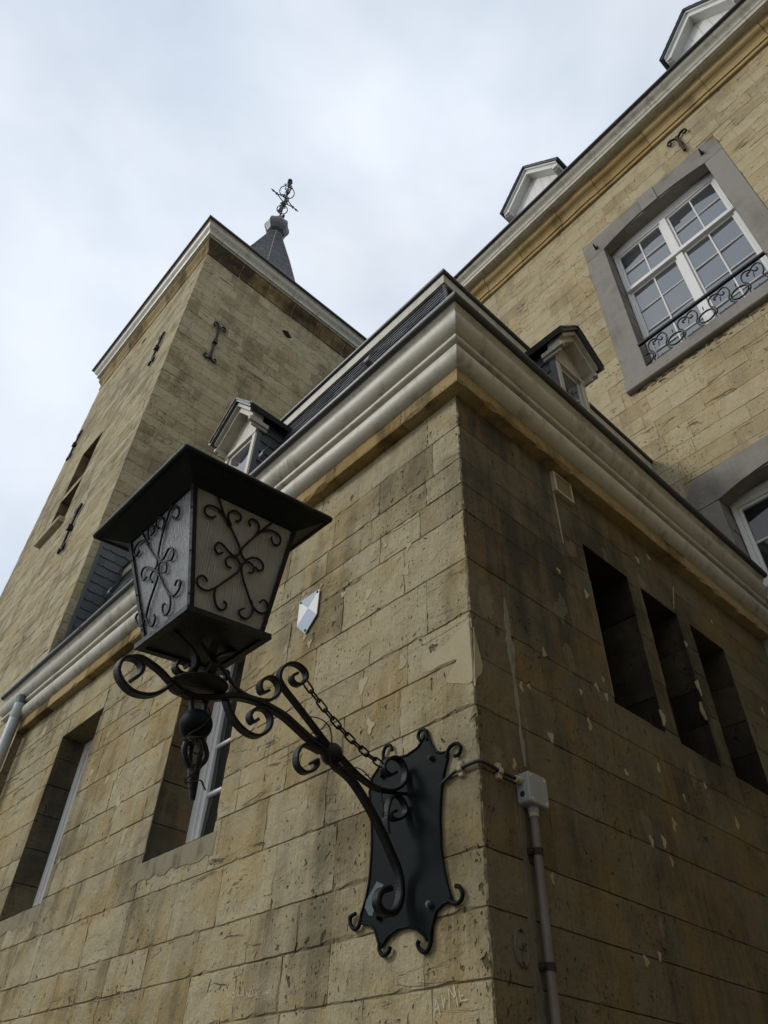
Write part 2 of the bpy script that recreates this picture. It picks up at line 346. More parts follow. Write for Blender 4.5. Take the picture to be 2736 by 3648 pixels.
def stone_geo(fr, u0, u1, z0, z1, rng, gap=.0035, jit=.004, cham=.007, depth=.014, proud=.004, chip=.10, chipd=.022, fine=1, vk=.4, corner=None):
    w_, h_ = u1 - u0, z1 - z0
    nu = max(2, min(10, int(w_ / .05 * fine))); nz = max(1, min(6, int(h_ / .05 * fine)))
    onc = corner is not None and min(abs(u0 - corner), abs(u1 - corner)) < 1e-6
    if onc: nz = max(4, int(h_ / .022))
    per = [(u0 + w_ * i / nu, z0, 0, 1) for i in range(nu)] + [(u1, z0 + h_ * i / nz, -1, 0) for i in range(nz)] + [(u1 - w_ * i / nu, z1, 0, -1) for i in range(nu)] + [(u0, z1 - h_ * i / nz, 1, 0) for i in range(nz)]
    cu, cz = (u0 + u1) / 2, (z0 + z1) / 2; p = rng.uniform(-proud, proud); a = []; b = []
    for (u, z, iu, iz) in per:
        corner = (abs(u - u0) < 1e-6 or abs(u - u1) < 1e-6) and (abs(z - z0) < 1e-6 or abs(z - z1) < 1e-6)
        if corner: iu, iz = (1 if u < cu else -1), (1 if z < cz else -1)
        kk = vk if iz == 0 else 1.
        g = (gap + rng.uniform(0, jit)) * kk; c = g + cham * rng.uniform(.35, 1.5) * kk
        if rng.random() < chip: c += rng.uniform(.3, 1) * chipd * min(1, min(w_, h_) / .15)
        if onc and abs(u - corner) < 1e-6: g = rng.choice((.0005, .0005, .002, .004, .008)) * rng.uniform(.6, 1.2); c = g + rng.choice((.003, .004, .006, .010, .018)) * rng.uniform(.7, 1.3)
        c = min(c, min(w_, h_) * .35); g = min(g, c * .9)
        a.append(fr.w(u + iu * g, z + iz * g, -depth)); b.append(fr.w(u + iu * c, z + iz * c, p))
    n = len(a)
    return a + b, [(i, (i + 1) % n, n + (i + 1) % n, n + i) for i in range(n)] + [list(range(n, 2 * n))]
def masonry(walls, parentmap, limit, boxes, rng):
    # walls: list of (frame, rects, mat, parent wall object, kwargs, tintfn)
    items = []
    for wi, (fr, rects, mat, par, kw, tf) in enumerate(walls):
        for r in rects:
            u0, u1, z0, z1 = r; pr = [proj(fr.w(u, z)) for u, z in ((u0, z0), (u1, z0), (u1, z1), (u0, z1))]; area = 0
            if all(pr):
                cx = sum(q[0] for q in pr) / 4; cy = sum(q[1] for q in pr) / 4
                if -60 < cx < 2796 and -60 < cy < 3708 and not hidden(fr.w((u0 + u1) / 2, (z0 + z1) / 2, .03), boxes):
                    area = abs(sum(pr[i][0] * pr[(i + 1) % 4][1] - pr[(i + 1) % 4][0] * pr[i][1] for i in range(4))) / 2
            items.append((area, wi, r))
    items.sort(key=lambda q: -q[0])
    rest = {}
    for k, (area, wi, r) in enumerate(items):
        fr, rects, mat, par, kw, tf = walls[wi]
        if k < limit and area > 0:
            mb = MB(); mb.tint = tf(r, rng); mb.add(*stone_geo(fr, *r, rng, **kw)); mb.build('stone', mat, par)
        else:
            mb = rest.setdefault(wi, MB()); mb.tint = tf(r, rng); mb.add(*stone_geo(fr, *r, rng, **kw))
    for wi, mb in rest.items(): mb.build('stonework', walls[wi][2], walls[wi][3], kind='stuff')
def backing(name, fr, u0, u1, z0, z1, openings, mat, parent, depth=.006, thick=.5, rev=.3, revmat=None, caps=True):
    # wall core set back behind the stone faces, with its openings and their reveals
    us = sorted(set([u0, u1] + [o[i] for o in openings for i in (0, 1)])); zs = sorted(set([z0, z1] + [o[i] for o in openings for i in (2, 3)]))
    mb = MB()
    def q(a, b, c, d): mb.add([a, b, c, d], [(0, 1, 2, 3)])
    for i in range(len(us) - 1):
        for j in range(len(zs) - 1):
            cu, cz = (us[i] + us[i + 1]) / 2, (zs[j] + zs[j + 1]) / 2
            if any(o[0] < cu < o[1] and o[2] < cz < o[3] for o in openings): continue
            q(fr.w(us[i], zs[j], -depth), fr.w(us[i + 1], zs[j], -depth), fr.w(us[i + 1], zs[j + 1], -depth), fr.w(us[i], zs[j + 1], -depth))
    q(fr.w(u0, z1, -depth), fr.w(u1, z1, -depth), fr.w(u1, z1, -thick), fr.w(u0, z1, -thick))
    q(fr.w(u1, z0, -thick), fr.w(u0, z0, -thick), fr.w(u0, z1, -thick), fr.w(u1, z1, -thick)) if not openings else None
    q(fr.w(u0, z0, -thick), fr.w(u0, z0, -depth), fr.w(u0, z1, -depth), fr.w(u0, z1, -thick))
    q(fr.w(u1, z0, -depth), fr.w(u1, z0, -thick), fr.w(u1, z1, -thick), fr.w(u1, z1, -depth))
    o = mb.build(name, mat, parent)
    for (a, b, c, d) in openings:
        rng = random.Random(int((a + b) * 1000) & 1023); D = -rev
        m2 = MB()
        # reveal stones: jambs, head and sill as separate faces with a little unevenness
        zz = [c]
        while zz[-1] < d - .3: zz.append(zz[-1] + rng.uniform(.2, .3))
        zz.append(d)
        for i in range(len(zz) - 1):
            for (uu, sgn) in ((a, 1), (b, -1)):
                m2.tint = rng.random(); k = sgn * rng.uniform(-.004, .004); y0, y1 = zz[i] + .003, zz[i + 1] - .003
                f0 = sgn * rng.uniform(.0, .006)
                pts = [fr.w(uu + k + f0, y0, -.002), fr.w(uu + k, y0, D), fr.w(uu + k, y1, D), fr.w(uu + k + f0, y1, -.002)]
                m2.add(pts if sgn > 0 else pts[::-1], [(0, 1, 2, 3)])
        m2.tint = rng.random(); m2.add([fr.w(a, d, -.002), fr.w(a, d, D), fr.w(b, d, D), fr.w(b, d, -.002)], [(0, 1, 2, 3)])
        m2.tint = rng.random(); m2.add([fr.w(a, c, -.002), fr.w(b, c, -.002), fr.w(b, c + .02, D), fr.w(a, c + .02, D)], [(0, 1, 2, 3)])
        m2.build('reveal', revmat or mat, o)
    return o
def rectwin(parent, fr, a, b, c, d, dep, cols, rows, fw=.06, mw_=.025, mat='whitew', glass='glass', cent=0., transom=None, name='window'):
    # white timber window: outer frame as the part, glazing bars and panes as its pieces
    mb = MB(); f0, f1 = -dep - .05, -dep
    mb.bbox(fr, a, a + fw, c, d, f0, f1); mb.bbox(fr, b - fw, b, c, d, f0, f1); mb.bbox(fr, a + fw, b - fw, d - fw, d, f0, f1); mb.bbox(fr, a + fw, b - fw, c, c + fw, f0, f1)
    if cent: m = (a + b) / 2; mb.bbox(fr, m - cent / 2, m + cent / 2, c + fw, d - fw, f0, f1 + .012)
    if transom: mb.bbox(fr, a + .02, b - .02, transom - .035, transom + .035, f0, f1 + .035)
    win = mb.build(name, mat, parent)
    leaves = [(a + fw, (a + b) / 2 - cent / 2), ((a + b) / 2 + cent / 2, b - fw)] if cent else [(a + fw, b - fw)]
    spans = [(c + fw, transom - .035, rows[0]), (transom + .035, d - fw, rows[1])] if transom else [(c + fw, d - fw, rows)]
    st = .034
    for (u0, u1) in leaves:
        for (z0, z1, nr) in spans:
            sh = MB(); s0, s1 = -dep - .06, -dep - .018
            sh.bbox(fr, u0, u0 + st, z0, z1, s0, s1, .006); sh.bbox(fr, u1 - st, u1, z0, z1, s0, s1, .006); sh.bbox(fr, u0 + st, u1 - st, z1 - st, z1, s0, s1, .006); sh.bbox(fr, u0 + st, u1 - st, z0, z0 + st, s0, s1, .006)
            sh.build('sash', mat, win)
            iu0, iu1, iz0, iz1 = u0 + st, u1 - st, z0 + st, z1 - st
            for k in range(1, cols):
                uu = iu0 + (iu1 - iu0) * k / cols; MB().bbox(fr, uu - mw_ / 2, uu + mw_ / 2, iz0, iz1, s0, s1 - .004, .006).build('glazing_bar', mat, win)
            for k in range(1, nr):
                zz = iz0 + (iz1 - iz0) * k / nr; MB().bbox(fr, iu0, iu1, zz - mw_ / 2, zz + mw_ / 2, s0, s1 - .007, .006).build('glazing_bar', mat, win)
            for i in range(cols):
                for j in range(nr):
                    p0, p1 = iu0 + (iu1 - iu0) * i / cols, iu0 + (iu1 - iu0) * (i + 1) / cols; q0, q1 = iz0 + (iz1 - iz0) * j / nr, iz0 + (iz1 - iz0) * (j + 1) / nr
                    rr = random.Random(int(p0 * 999 + q0 * 777)); t = rr.uniform(-.008, .008); t2 = rr.uniform(-.008, .008); g = -dep - .042
                    MB().add([fr.w(p0, q0, g + t), fr.w(p1, q0, g + t2), fr.w(p1, q1, g - t), fr.w(p0, q1, g - t2)], [(0, 1, 2, 3)]).build('pane', glass, win)
    return win
def tint_std(r, rng): return rng.random()

# ------------------------------------------------------------------ ground
g = MB(); g.add([(-400, -400, 0), (400, -400, 0), (400, 400, 0), (-400, 400, 0)], [(0, 1, 2, 3)])
go = g.build('ground', 'ground'); go['kind'] = 'structure'

# ================================================================== ANNEX
annex = thing('annex_building', 'low stone annex with chipped corner, cream gutter cornice and steep slate roof', 'building', (0, 0, 0))
rng = random.Random(11)
ZS = [0, .3, .62, .94, 1.24, 1.5, 1.77, 2.055, 2.255, 2.44, 2.715, 2.97, 3.2, 3.41, 3.71, 4.01, 4.2, 4.385, 4.645, 4.905]
OPA = [(-4.90, -4.10, 2.944, 4.445), (-2.637, -1.862, 2.918, 4.445)]
OPB = [(1.074, 1.545, 3.385, 4.428), (1.69, 2.125, 3.376, 4.426), (2.288, 2.75, 3.374, 4.43)]
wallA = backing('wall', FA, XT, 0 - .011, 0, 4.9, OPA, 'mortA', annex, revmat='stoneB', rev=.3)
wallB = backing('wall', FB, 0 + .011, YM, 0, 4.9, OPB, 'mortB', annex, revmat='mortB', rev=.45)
kA = dict(gap=.0003, jit=.0016, cham=.0036, depth=.007, proud=.0014, chip=.20, chipd=.014, corner=0., vk=.22)
kB = dict(gap=.0003, jit=.0008, cham=.0022, depth=.006, proud=.0008, chip=.08, chipd=.010, corner=0.)
rA = courses_rects(XT, 0, ZS, .30, .52, OPA, rng)
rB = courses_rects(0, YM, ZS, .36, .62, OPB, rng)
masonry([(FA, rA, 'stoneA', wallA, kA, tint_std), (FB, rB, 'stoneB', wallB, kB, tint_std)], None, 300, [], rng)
# windows in the lane wall
for (a, b, c, d), dep in ((OPA[0], .215), (OPA[1], .25)):
    rectwin(annex, FA, a, b, c + .02, d, dep, 1, 4, fw=.068, glass='glassd')
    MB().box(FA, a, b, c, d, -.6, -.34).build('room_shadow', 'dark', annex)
    MB().bbox(FA, a + .03, b - .004, c + .004, c + .022, -dep, -.05).build('window_ledge', 'whitew', annex)
for (a, b, c, d) in OPB:
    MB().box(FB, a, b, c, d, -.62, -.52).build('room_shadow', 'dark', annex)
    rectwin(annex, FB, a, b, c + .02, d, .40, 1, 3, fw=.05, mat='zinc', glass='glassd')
MB().box(FB, 1.076, 1.084, 3.42, 4.15, -.05, -.003).build('sealant_strip', 'plasterG', annex)
# plaster and drip stains under the lane windows
def patch(name, fr, pts, mat, par, d=.004, label=None, tint=.4, smooth=False, lim=(-9, 9)):
    rr = random.Random(len(pts) + int(pts[0][0] * 100))
    if smooth:
        cc = cat([Vector((u, z, 0)) for u, z in pts + [pts[0]]], 4)[:-1]; pts = [(min(max(p.x + rr.uniform(-.002, .002), lim[0]), lim[1]), p.y + rr.uniform(-.002, .002)) for p in cc]
    n = len(pts)
    cx = sum(p[0] for p in pts) / n; cz = sum(p[1] for p in pts) / n
    inner = [(cx + (u - cx) * .975, cz + (z - cz) * .975) for u, z in pts]
    mb = MB(); mb.tint = tint
    mb.add([fr.w(u, z, -.004) for u, z in pts] + [fr.w(u, z, d) for u, z in inner], [(i, (i + 1) % n, n + (i + 1) % n, n + i) for i in range(n)] + [list(range(n, 2 * n))])
    return mb.build(name, mat, par, label)
for (a, b, c, d) in OPA:
    rr = random.Random(int(a * 10)); pts = [(a - .06, c - .004)] + [(a - .05 + (b - a + .09) * k / 14, c - .10 - rr.uniform(0, .035)) for k in range(15)] + [(b + .05, c - .004)]
    patch('sill_render', FA, pts[::-1] if False else pts, 'olive', wallA, .0022)
# mortar repairs
zc = crop(850, 1750, 1.659)
pa = [FA.px(*zc(*p)) for p in [(1075, 1000), (1110, 1070), (1200, 1030), (1290, 995), (1260, 1060), (1230, 1130), (1300, 1140), (1387, 1125), (1380, 950), (1365, 790), (1320, 800), (1240, 890), (1150, 950)]]
pa = [(min(u, -.001), z) for u, z in pa]
patch('mortar_repair', FA, pa, 'plaster', wallA, .003, smooth=True, lim=(-9, -.001))
pa = [(max(.001, FB.px(*zc(*p))[0]), FB.px(*zc(*p))[1]) for p in [(1385, 800), (1387, 1125), (1405, 1110), (1440, 1050), (1420, 950), (1400, 870)]]
patch('mortar_repair', FB, pa, 'plasterB', wallB, .004, smooth=True, lim=(.001, 9))
z6 = crop(1500, 1900, 1.2654)
rr = random.Random(3)
def strip(fr, pts, wd, mat, par, name='mortar_repair'):
    L_ = []; R_ = []
    for (u, z), k in zip(pts, wd):
        L_.append((u - k * rr.uniform(.8, 1.2), z)); R_.append((u + k * rr.uniform(.8, 1.2), z))
    pts2 = L_ + R_[::-1]; n = len(pts); mb = MB(); mb.tint = .4
    for i in range(n - 1):
        mb.add([fr.w(*L_[i], .004), fr.w(*L_[i + 1], .004), fr.w(*R_[i + 1], .004), fr.w(*R_[i], .004), fr.w(L_[i][0] - .004, L_[i][1], -.006), fr.w(L_[i + 1][0] - .004, L_[i + 1][1], -.006), fr.w(R_[i + 1][0] + .004, R_[i + 1][1], -.006), fr.w(R_[i][0] + .004, R_[i][1], -.006)],
               [(0, 1, 2, 3), (4, 5, 1, 0), (3, 2, 6, 7)])
    return mb.build(name, mat, par)
ys = [3.60 - .8 * i / 30 for i in range(31)]
wx = lambda z: (.006 + .016 * math.exp(-((z - 3.36) / .13) ** 2) + .004 * math.sin(z * 31)) * rr.uniform(.75, 1.2)
strip(FB, [(.250 + (3.6 - z) * .03 + rr.uniform(-.003, .003), z) for z in ys], [max(.003, wx(z)) for z in ys], 'plasterG', wallB)
zz = [2.64 - i * .05 for i in range(50)]
strip(FB, [(.222 + rr.uniform(-.005, .005), z) for z in zz], [rr.uniform(.010, .019) for z in zz], 'plasterG2', wallB)
strip(FB, [(.85 + (4.7 - z) * .02, z) for z in (4.70, 4.6, 4.5, 4.4, 4.3)], [.005, .006, .006, .004, .002], 'plasterB', wallB)
for u0, za, zb_ in ((2.2, 4.70, 4.46),):
    strip(FB, [(u0 - .02 * i, za + (zb_ - za) * i / 5) for i in range(6)], [.0015, .002, .0025, .002, .003, .0015], 'plasterB', wallB)
blobs = [(585, 920, 1), (760, 865, 1.1), (790, 690, .9), (835, 735, .9), (620, 170, .8), (745, 275, 1.1), (975, 120, 1.2), (1025, 110, 1.1), (450, 690, .8), (485, 690, .6), (720, 715, .6), (555, 540, .9), (1195, 500, .9), (1040, 1390, .9),
         (1095, 1390, 1.), (1140, 1310, 1.), (1185, 1190, .8), (1425, 1310, 1.1), (590, 1555, .75), (1075, 1905, .7), (1015, 1930, .8), (1130, 1480, .8), (1070, 1060, .9), (925, 1080, .7), (1310, 400, .7), (420, 1040, .8), (1540, 800, 1.), (1280, 1140, .7), (820, 660, .7)]
def blob(fr, u, z, r, rz, mat, par, seed):
    q = random.Random(seed); n = 19; sh = [q.uniform(-.3, .3) for _ in range(6)]
    kk = [1 + .45 * math.sin(2 * math.pi * i / n * 2 + sh[0] * 9) * sh[1] * 2 + .3 * math.sin(2 * math.pi * i / n * 3 + sh[2] * 9) for i in range(n)]
    pts = [(u + r * kk[i] * q.uniform(.75, 1.1) * math.cos(2 * math.pi * i / n), z + rz * kk[i] * q.uniform(.75, 1.15) * math.sin(2 * math.pi * i / n)) for i in range(n)]
    patch('mortar_fill', fr, pts, mat, par, .0025, tint=q.random())
for i, (x, y, k) in enumerate(blobs):
    u, z = FB.px(*z6(x, y)); blob(FB, u, z, .017 * k, .026 * k, 'plasterB', wallB, i)
for (x, y, k) in ((1090, 830, 1), (1270, 800, 1.2), (1250, 690, 1.)):
    u, z = FB.px(*z6(x, y)); blob(FB, u, z, .022 * k, .05 * k, 'plasterB', wallB, int(x))
qa = random.Random(21)
zcA = crop(850, 1750, 1.659)
for i, (x, y, k) in enumerate([(1005, 325, .9), (870, 318, .7), (990, 470, 1.2), (770, 600, 1.2), (735, 715, .9), (490, 555, .7), (385, 610, .7), (325, 690, .8), (280, 935, .8), (420, 900, .9), (395, 855, .9), (970, 1010, 1.3), (735, 1140, 1.5), (780, 1385, 1.2), (620, 610, .8)]):
    u, z = FA.px(*zcA(x, y)); blob(FA, u, z, .022 * k, .028 * k, 'plaster', wallA, 100 + i)
zl = crop(0, 2200, 1.528)
for i, (x, y, k) in enumerate([(350, 540, 1.), (240, 620, 1.8), (335, 620, .9), (590, 640, .8), (790, 640, 1.), (600, 520, 1.), (500, 845, 1.), (585, 880, 1.1), (630, 865, 1.1), (645, 1005, 1.3), (440, 1145, .9), (320, 1325, .9), (660, 830, .8), (585, 1210, .9), (33, 1130, .9), (200, 950, .9), (90, 1010, .8)]):
    u, z = FA.px(*zl(x, y)); blob(FA, u, z, .030 * k, .030 * k, 'plaster', wallA, 200 + i)
# scratched lettering on the corner stones
def strokes(name, fr, cr, segs, wd, mat, par, d=.0045, label=None):
    mb = MB(); mb.tint = .5
    for sg in segs:
        pts = [fr.w(*fr.px(*cr(*p)), d) for p in sg]
        for i in range(len(pts) - 1):
            t = (pts[i + 1] - pts[i]).normalized(); b = fr.N.cross(t) * wd / 2
            mb.add([pts[i] - b * .6, pts[i + 1] - b, pts[i + 1] + b, pts[i] + b * .6], [(0, 1, 2, 3)])
    return mb.build(name, mat, par, label)
strokes('scratched_lettering', FA, crop(1500, 3350, 5.53), [[(265, 1530), (290, 1340), (315, 1160), (360, 1300), (395, 1470)], [(280, 1400), (355, 1320)], [(425, 1080), (455, 1290)], [(460, 1370), (485, 1130)], [(455, 1290), (460, 1370)], [(570, 1345), (572, 1150), (555, 950)], [(575, 960), (670, 1120)], [(680, 1130), (660, 880)], [(665, 890), (705, 1090), (740, 1290)],
        [(770, 1010), (800, 1210)], [(800, 1100), (850, 1085)], [(800, 1200), (940, 1170)]], .0028, 'scratch', wallA, label='letters ANME scratched pale into the stone')
strokes('scratched_lettering', FA, crop(760, 3400, 4.1475), [[(225, 570), (225, 650)], [(260, 560), (260, 660)], [(230, 612), (260, 606)], [(305, 555), (330, 590), (320, 635), (300, 650), (280, 610), (305, 555)], [(372, 540), (380, 615), (410, 605)], [(405, 530), (408, 612), (435, 602)],
        [(430, 650), (455, 490), (465, 650)], [(440, 605), (470, 598)], [(505, 640), (500, 540), (545, 640), (545, 540)], [(555, 520), (560, 640), (600, 600), (590, 530), (555, 520)], [(655, 560), (658, 640), (680, 636)], [(745, 560), (748, 610)], [(765, 555), (768, 605)], [(748, 585), (768, 580)], [(795, 600), (792, 550), (820, 595), (820, 545)]], .0022, 'scratch', wallA, label='faint scratched word HOLLAND')

# cornice -----------------------------------------------------------
XG = -7.85 * S; YE = YM
def cornice_runs(parent, runs, mat, name, xl, ye, smooth=True):
    mb = MB()
    wv = lambda x: .0022 * math.sin(x * 1.7 + .4) + .0014 * math.sin(x * 4.3 + 1)
    for run in runs:
        xs = [xl + (-.3 - xl) * i / 16 for i in range(17)]; ys_ = [.3 + (ye - .3) * i / 10 for i in range(11)]
        sm = smooth and len(run) > 2
        mb.loft([[Vector((x, -e - wv(x) * .7, z + wv(x + 3))) for e, z in run] for x in xs] + [[Vector((e, -e, z)) for e, z in run]], False, False, sm)
        mb.loft([[Vector((e, -e, z)) for e, z in run]] + [[Vector((e + wv(y) * .7, y, z + wv(y + 5))) for e, z in run] for y in ys_], False, False, sm)
    allp = [p for r in runs for p in r]
    mb.add([Vector((xl, -e, z)) for e, z in allp] + [Vector((xl, .0, allp[-1][1])), Vector((xl, .0, allp[0][1]))], [list(range(len(allp) + 2))])
    return mb.build(name, mat, parent)
arc = [sz(.070 + .092 * math.sin(math.pi * t / 10), 5.545 + .20 * (t / 10 if False else (1 - math.cos(math.pi * t / 10)) / 2)) for t in range(11)]
corn = cornice_runs(annex, [arc], 'white', 'roll_moulding', XG + .35, YE)
og = [sz(*p) for p in [(.146, 5.812), (.158, 5.815), (.172, 5.822), (.188, 5.834), (.203, 5.852), (.215, 5.872), (.223, 5.894), (.227, 5.918)]]
cornice_runs(annex, [[sz(.07, 5.760), sz(.150, 5.760)], [sz(.150, 5.760), sz(.158, 5.768)], [sz(.158, 5.768), sz(.158, 5.798)], [sz(.158, 5.798), sz(.143, 5.806)], [sz(.143, 5.806), sz(.146, 5.812)], og,
                     [sz(.227, 5.918), sz(.198, 5.924)], [sz(.198, 5.924), sz(.196, 5.95), sz(.199, 5.98), sz(.207, 6.006), sz(.222, 6.028), sz(.238, 6.042)], [sz(.238, 6.042), sz(.238, 6.055)], [sz(.238, 6.055), sz(.0, 6.055)]], 'white', 'gutter_board', XG, YE)
rc = [sz(.235 + .036 * math.cos(a), 6.068 + .036 * math.sin(a)) for a in [R(-110 + i * 26) for i in range(12)]]
cornice_runs(annex, [rc, [rc[-1], sz(.06, 6.06)]], 'zinc', 'gutter_roll', XG - .01, YE)
def seam(fr, u, run, mat='white'):
    mb = MB(); mb.loft([[fr.w(u - .007, z, e + .0018) for e, z in run], [fr.w(u + .007, z, e + .0018) for e, z in run]], False, False, True)
    for du in (-.007, .007): mb.loft([[fr.w(u + du, z, e + .0018) for e, z in run], [fr.w(u + du, z, e - .002) for e, z in run]], False, False, False)
    mb.build('joint_cover', mat, annex)
for fr, us in ((FA, (-1.75, -4.3)), (FB, (1.95,))):
    for u in us: seam(fr, u, arc); seam(fr, u + .3, og)
    for u in us: seam(fr, u - .5, rc, 'zinc')
# stone band under the cornice, block by block
qb = random.Random(5)
def band_block(fr, a, b, mat, zlo, zhi, e, seed, par, mitre=0):
    q = random.Random(seed); n = max(3, int((b - a) / .07)); mb = MB(); mb.tint = q.random(); lo = []; lo2 = []; hi = []; bk = []
    for i in range(n + 1):
        u = a + (b - a) * i / n; k = q.uniform(0, .006) + (q.uniform(0, .022) if q.random() < .2 else 0)
        um = u + (e if (mitre and i == n) else 0)
        lo.append(fr.w(u, zlo + q.uniform(-.003, .003), -.02)); lo2.append(fr.w(um - (k if mitre and i == n else 0), zlo + k * .3, e - k)); hi.append(fr.w(um, zhi + .02, e - q.uniform(0, .003))); bk.append(fr.w(um, zlo + k + .012, e))
    for i in range(n):
        mb.add([lo[i], lo[i + 1], lo2[i + 1], lo2[i]], [(0, 1, 2, 3)]); mb.add([lo2[i], lo2[i + 1], bk[i + 1], bk[i]], [(0, 1, 2, 3)]); mb.add([bk[i], bk[i + 1], hi[i + 1], hi[i]], [(0, 1, 2, 3)])
    for i, s_ in ((0, 1), (n, -1)): mb.add([lo[i], lo2[i], bk[i], hi[i], fr.w(a if i == 0 else b, zhi + .02, -.02)], [(0, 1, 2, 3, 4)])
    mb.build('band_stone', mat, par)
zlo, zhi = sz(0, 5.415)[1], sz(0, 5.56)[1]
br = [XT]; 
while br[-1] < -.9: br.append(br[-1] + qb.uniform(.5, .95))
br[-1] = -.38; br.append(0)
for i in range(len(br) - 1): band_block(FA, br[i] + .002, br[i + 1] - (.002 if i < len(br) - 2 else 0), 'band', zlo, zhi, .078, i, annex, mitre=1 if i == len(br) - 2 else 0)
br = [-.077]; 
while br[-1] < 3.2: br.append(br[-1] + qb.uniform(.5, .95))
br[-1] = YM - .02
for i in range(len(br) - 1): band_block(FB, br[i] + .002, br[i + 1] - .002, 'band', zlo, zhi, .079, 40 + i, annex)
MB().box8([Vector(p) for p in [(XT, .07, zlo + .002), (-.07, .07, zlo + .002), (-.07, YM, zlo + .002), (XT, YM, zlo + .002), (XT, .07, sz(0, 6.05)[1]), (-.07, .07, sz(0, 6.05)[1]), (-.07, YM, sz(0, 6.05)[1]), (XT, YM, sz(0, 6.05)[1])]]).build('wall_head', 'mortA', annex)

# steep slate roof ---------------------------------------------------
E0, Z0 = sz(.05, 6.0); E1, Z1 = sz(-.52, 8.09)
core = MB(); core.add([(XT, -E0, Z0 - .05), (E0, -E0, Z0 - .05), (E0, YM, Z0 - .05), (XT, YM, Z0 - .05), (XT, -E1, Z1), (E1, -E1, Z1), (E1, YM, Z1), (XT, YM, Z1)], [(0, 1, 5, 4), (1, 2, 6, 5), (4, 5, 6, 7)])
roof = core.build('roof', 'slate', annex)
def slates(fr_pt, u0f, u1f, rows, width, seed, name, parent, mat='slate', th=.006, individual=False, lift=.012):
    q = random.Random(seed); mb = MB()
    for r in range(rows):
        t0, t1 = r / rows, (r + 1.25) / rows; ua, ub = u0f(t0), u1f(t0); u = ua - q.uniform(0, width)
        while u < ub:
            w_ = width * q.uniform(.9, 1.1); a, b = max(ua, u + .002), min(ub, u + w_ - .002); u += w_
            if b - a < .02: continue
            k = q.uniform(-.002, .003); top = min(1.0, t1)
            m = MB() if individual else mb; m.tint = q.random()
            A, B, C_, D_ = fr_pt(a, t0, lift + k), fr_pt(b, t0, lift + k + q.uniform(-.001, .002)), fr_pt(b, top, .001), fr_pt(a, top, .001)
            A2, B2 = fr_pt(a, t0, lift + k - th), fr_pt(b, t0, lift + k - th)
            m.add([A, B, C_, D_, A2, B2], [(0, 1, 2, 3), (4, 5, 1, 0), (4, 0, 3), (5, 2, 1)])
            if individual: m.build('slate', mat, parent)
    if not individual: mb.build(name, mat, parent, kind='stuff')
nsl = Vector((0, -(Z1 - Z0), -(E1 - E0))).normalized(); nsl = Vector((0, -abs(Z1 - Z0), abs(E0 - E1))).normalized()
slates(lambda u, t, l: Vector((u, -(E0 + (E1 - E0) * t), Z0 + (Z1 - Z0) * t)) + nsl * l, lambda t: XT, lambda t: E0 + (E1 - E0) * t, 19, .2, 1, 'slate_courses', roof)
nsb = Vector((abs(Z1 - Z0), 0, abs(E0 - E1))).normalized()
slates(lambda u, t, l: Vector((E0 + (E1 - E0) * t, u, Z0 + (Z1 - Z0) * t)) + nsb * l, lambda t: -(E0 + (E1 - E0) * t), lambda t: YM, 19, .2, 2, 'slate_courses', roof)
eF = -.485 * S
def ring2(parent, run, mat, name, smooth=True):
    mb = MB(); rings = [[Vector((XT, -e, z)) for e, z in run], [Vector((e, -e, z)) for e, z in run], [Vector((e, YM, z)) for e, z in run]]
    mb.loft(rings[:2], False, False, smooth); mb.loft(rings[1:], False, False, smooth); return mb.build(name, mat, parent)
zf0, zf1, zf2 = sz(0, 8.07)[1], sz(0, 8.215)[1], sz(0, 8.245)[1]
ring2(roof, [(eF - .12, zf0 - .005), (eF, zf0)], 'white', 'fascia_soffit', False); ring2(roof, [(eF, zf0), (eF, zf1)], 'white', 'fascia', False)
ring2(roof, [(eF + .005 + .024 * math.cos(a), zf2 + .024 * math.sin(a)) for a in [R(-120 + i * 28) for i in range(11)]] + [(eF - .3, zf2 + .01)], 'zinc', 'roof_edge_roll')
MB().add([(XT, -eF + .02, zf2 + .012), (eF - .02, -eF + .02, zf2 + .012), (eF - .02, YM, zf2 + .012), (XT, YM, zf2 + .012)], [(0, 1, 2, 3)]).build('flat_roof', 'zinc', roof)
# zinc straps hooked over the roof edge of the gutter
zz6 = crop(1100, 1000, 4.1475); zz8 = crop(0, 1450, 2.107); zd5 = crop(700, 1350, 4.1475)
for (pt, cr_) in (((905, 1150), zz6), ((845, 1370), zz8), ((1010, 1090), zd5)):
    p = P(*cr_(*pt), 1, -.16)
    q = cat([p + Vector((0, .02, .09)), p + Vector((0, .0, .05)), p + Vector((0, -.02, 0)), p + Vector((0, -.03, -.05)), p + Vector((0, .01, -.075))], 5)
    MB().ribbon(q, (1, 0, 0), .05, .005).build('gutter_strap', 'lead', annex)

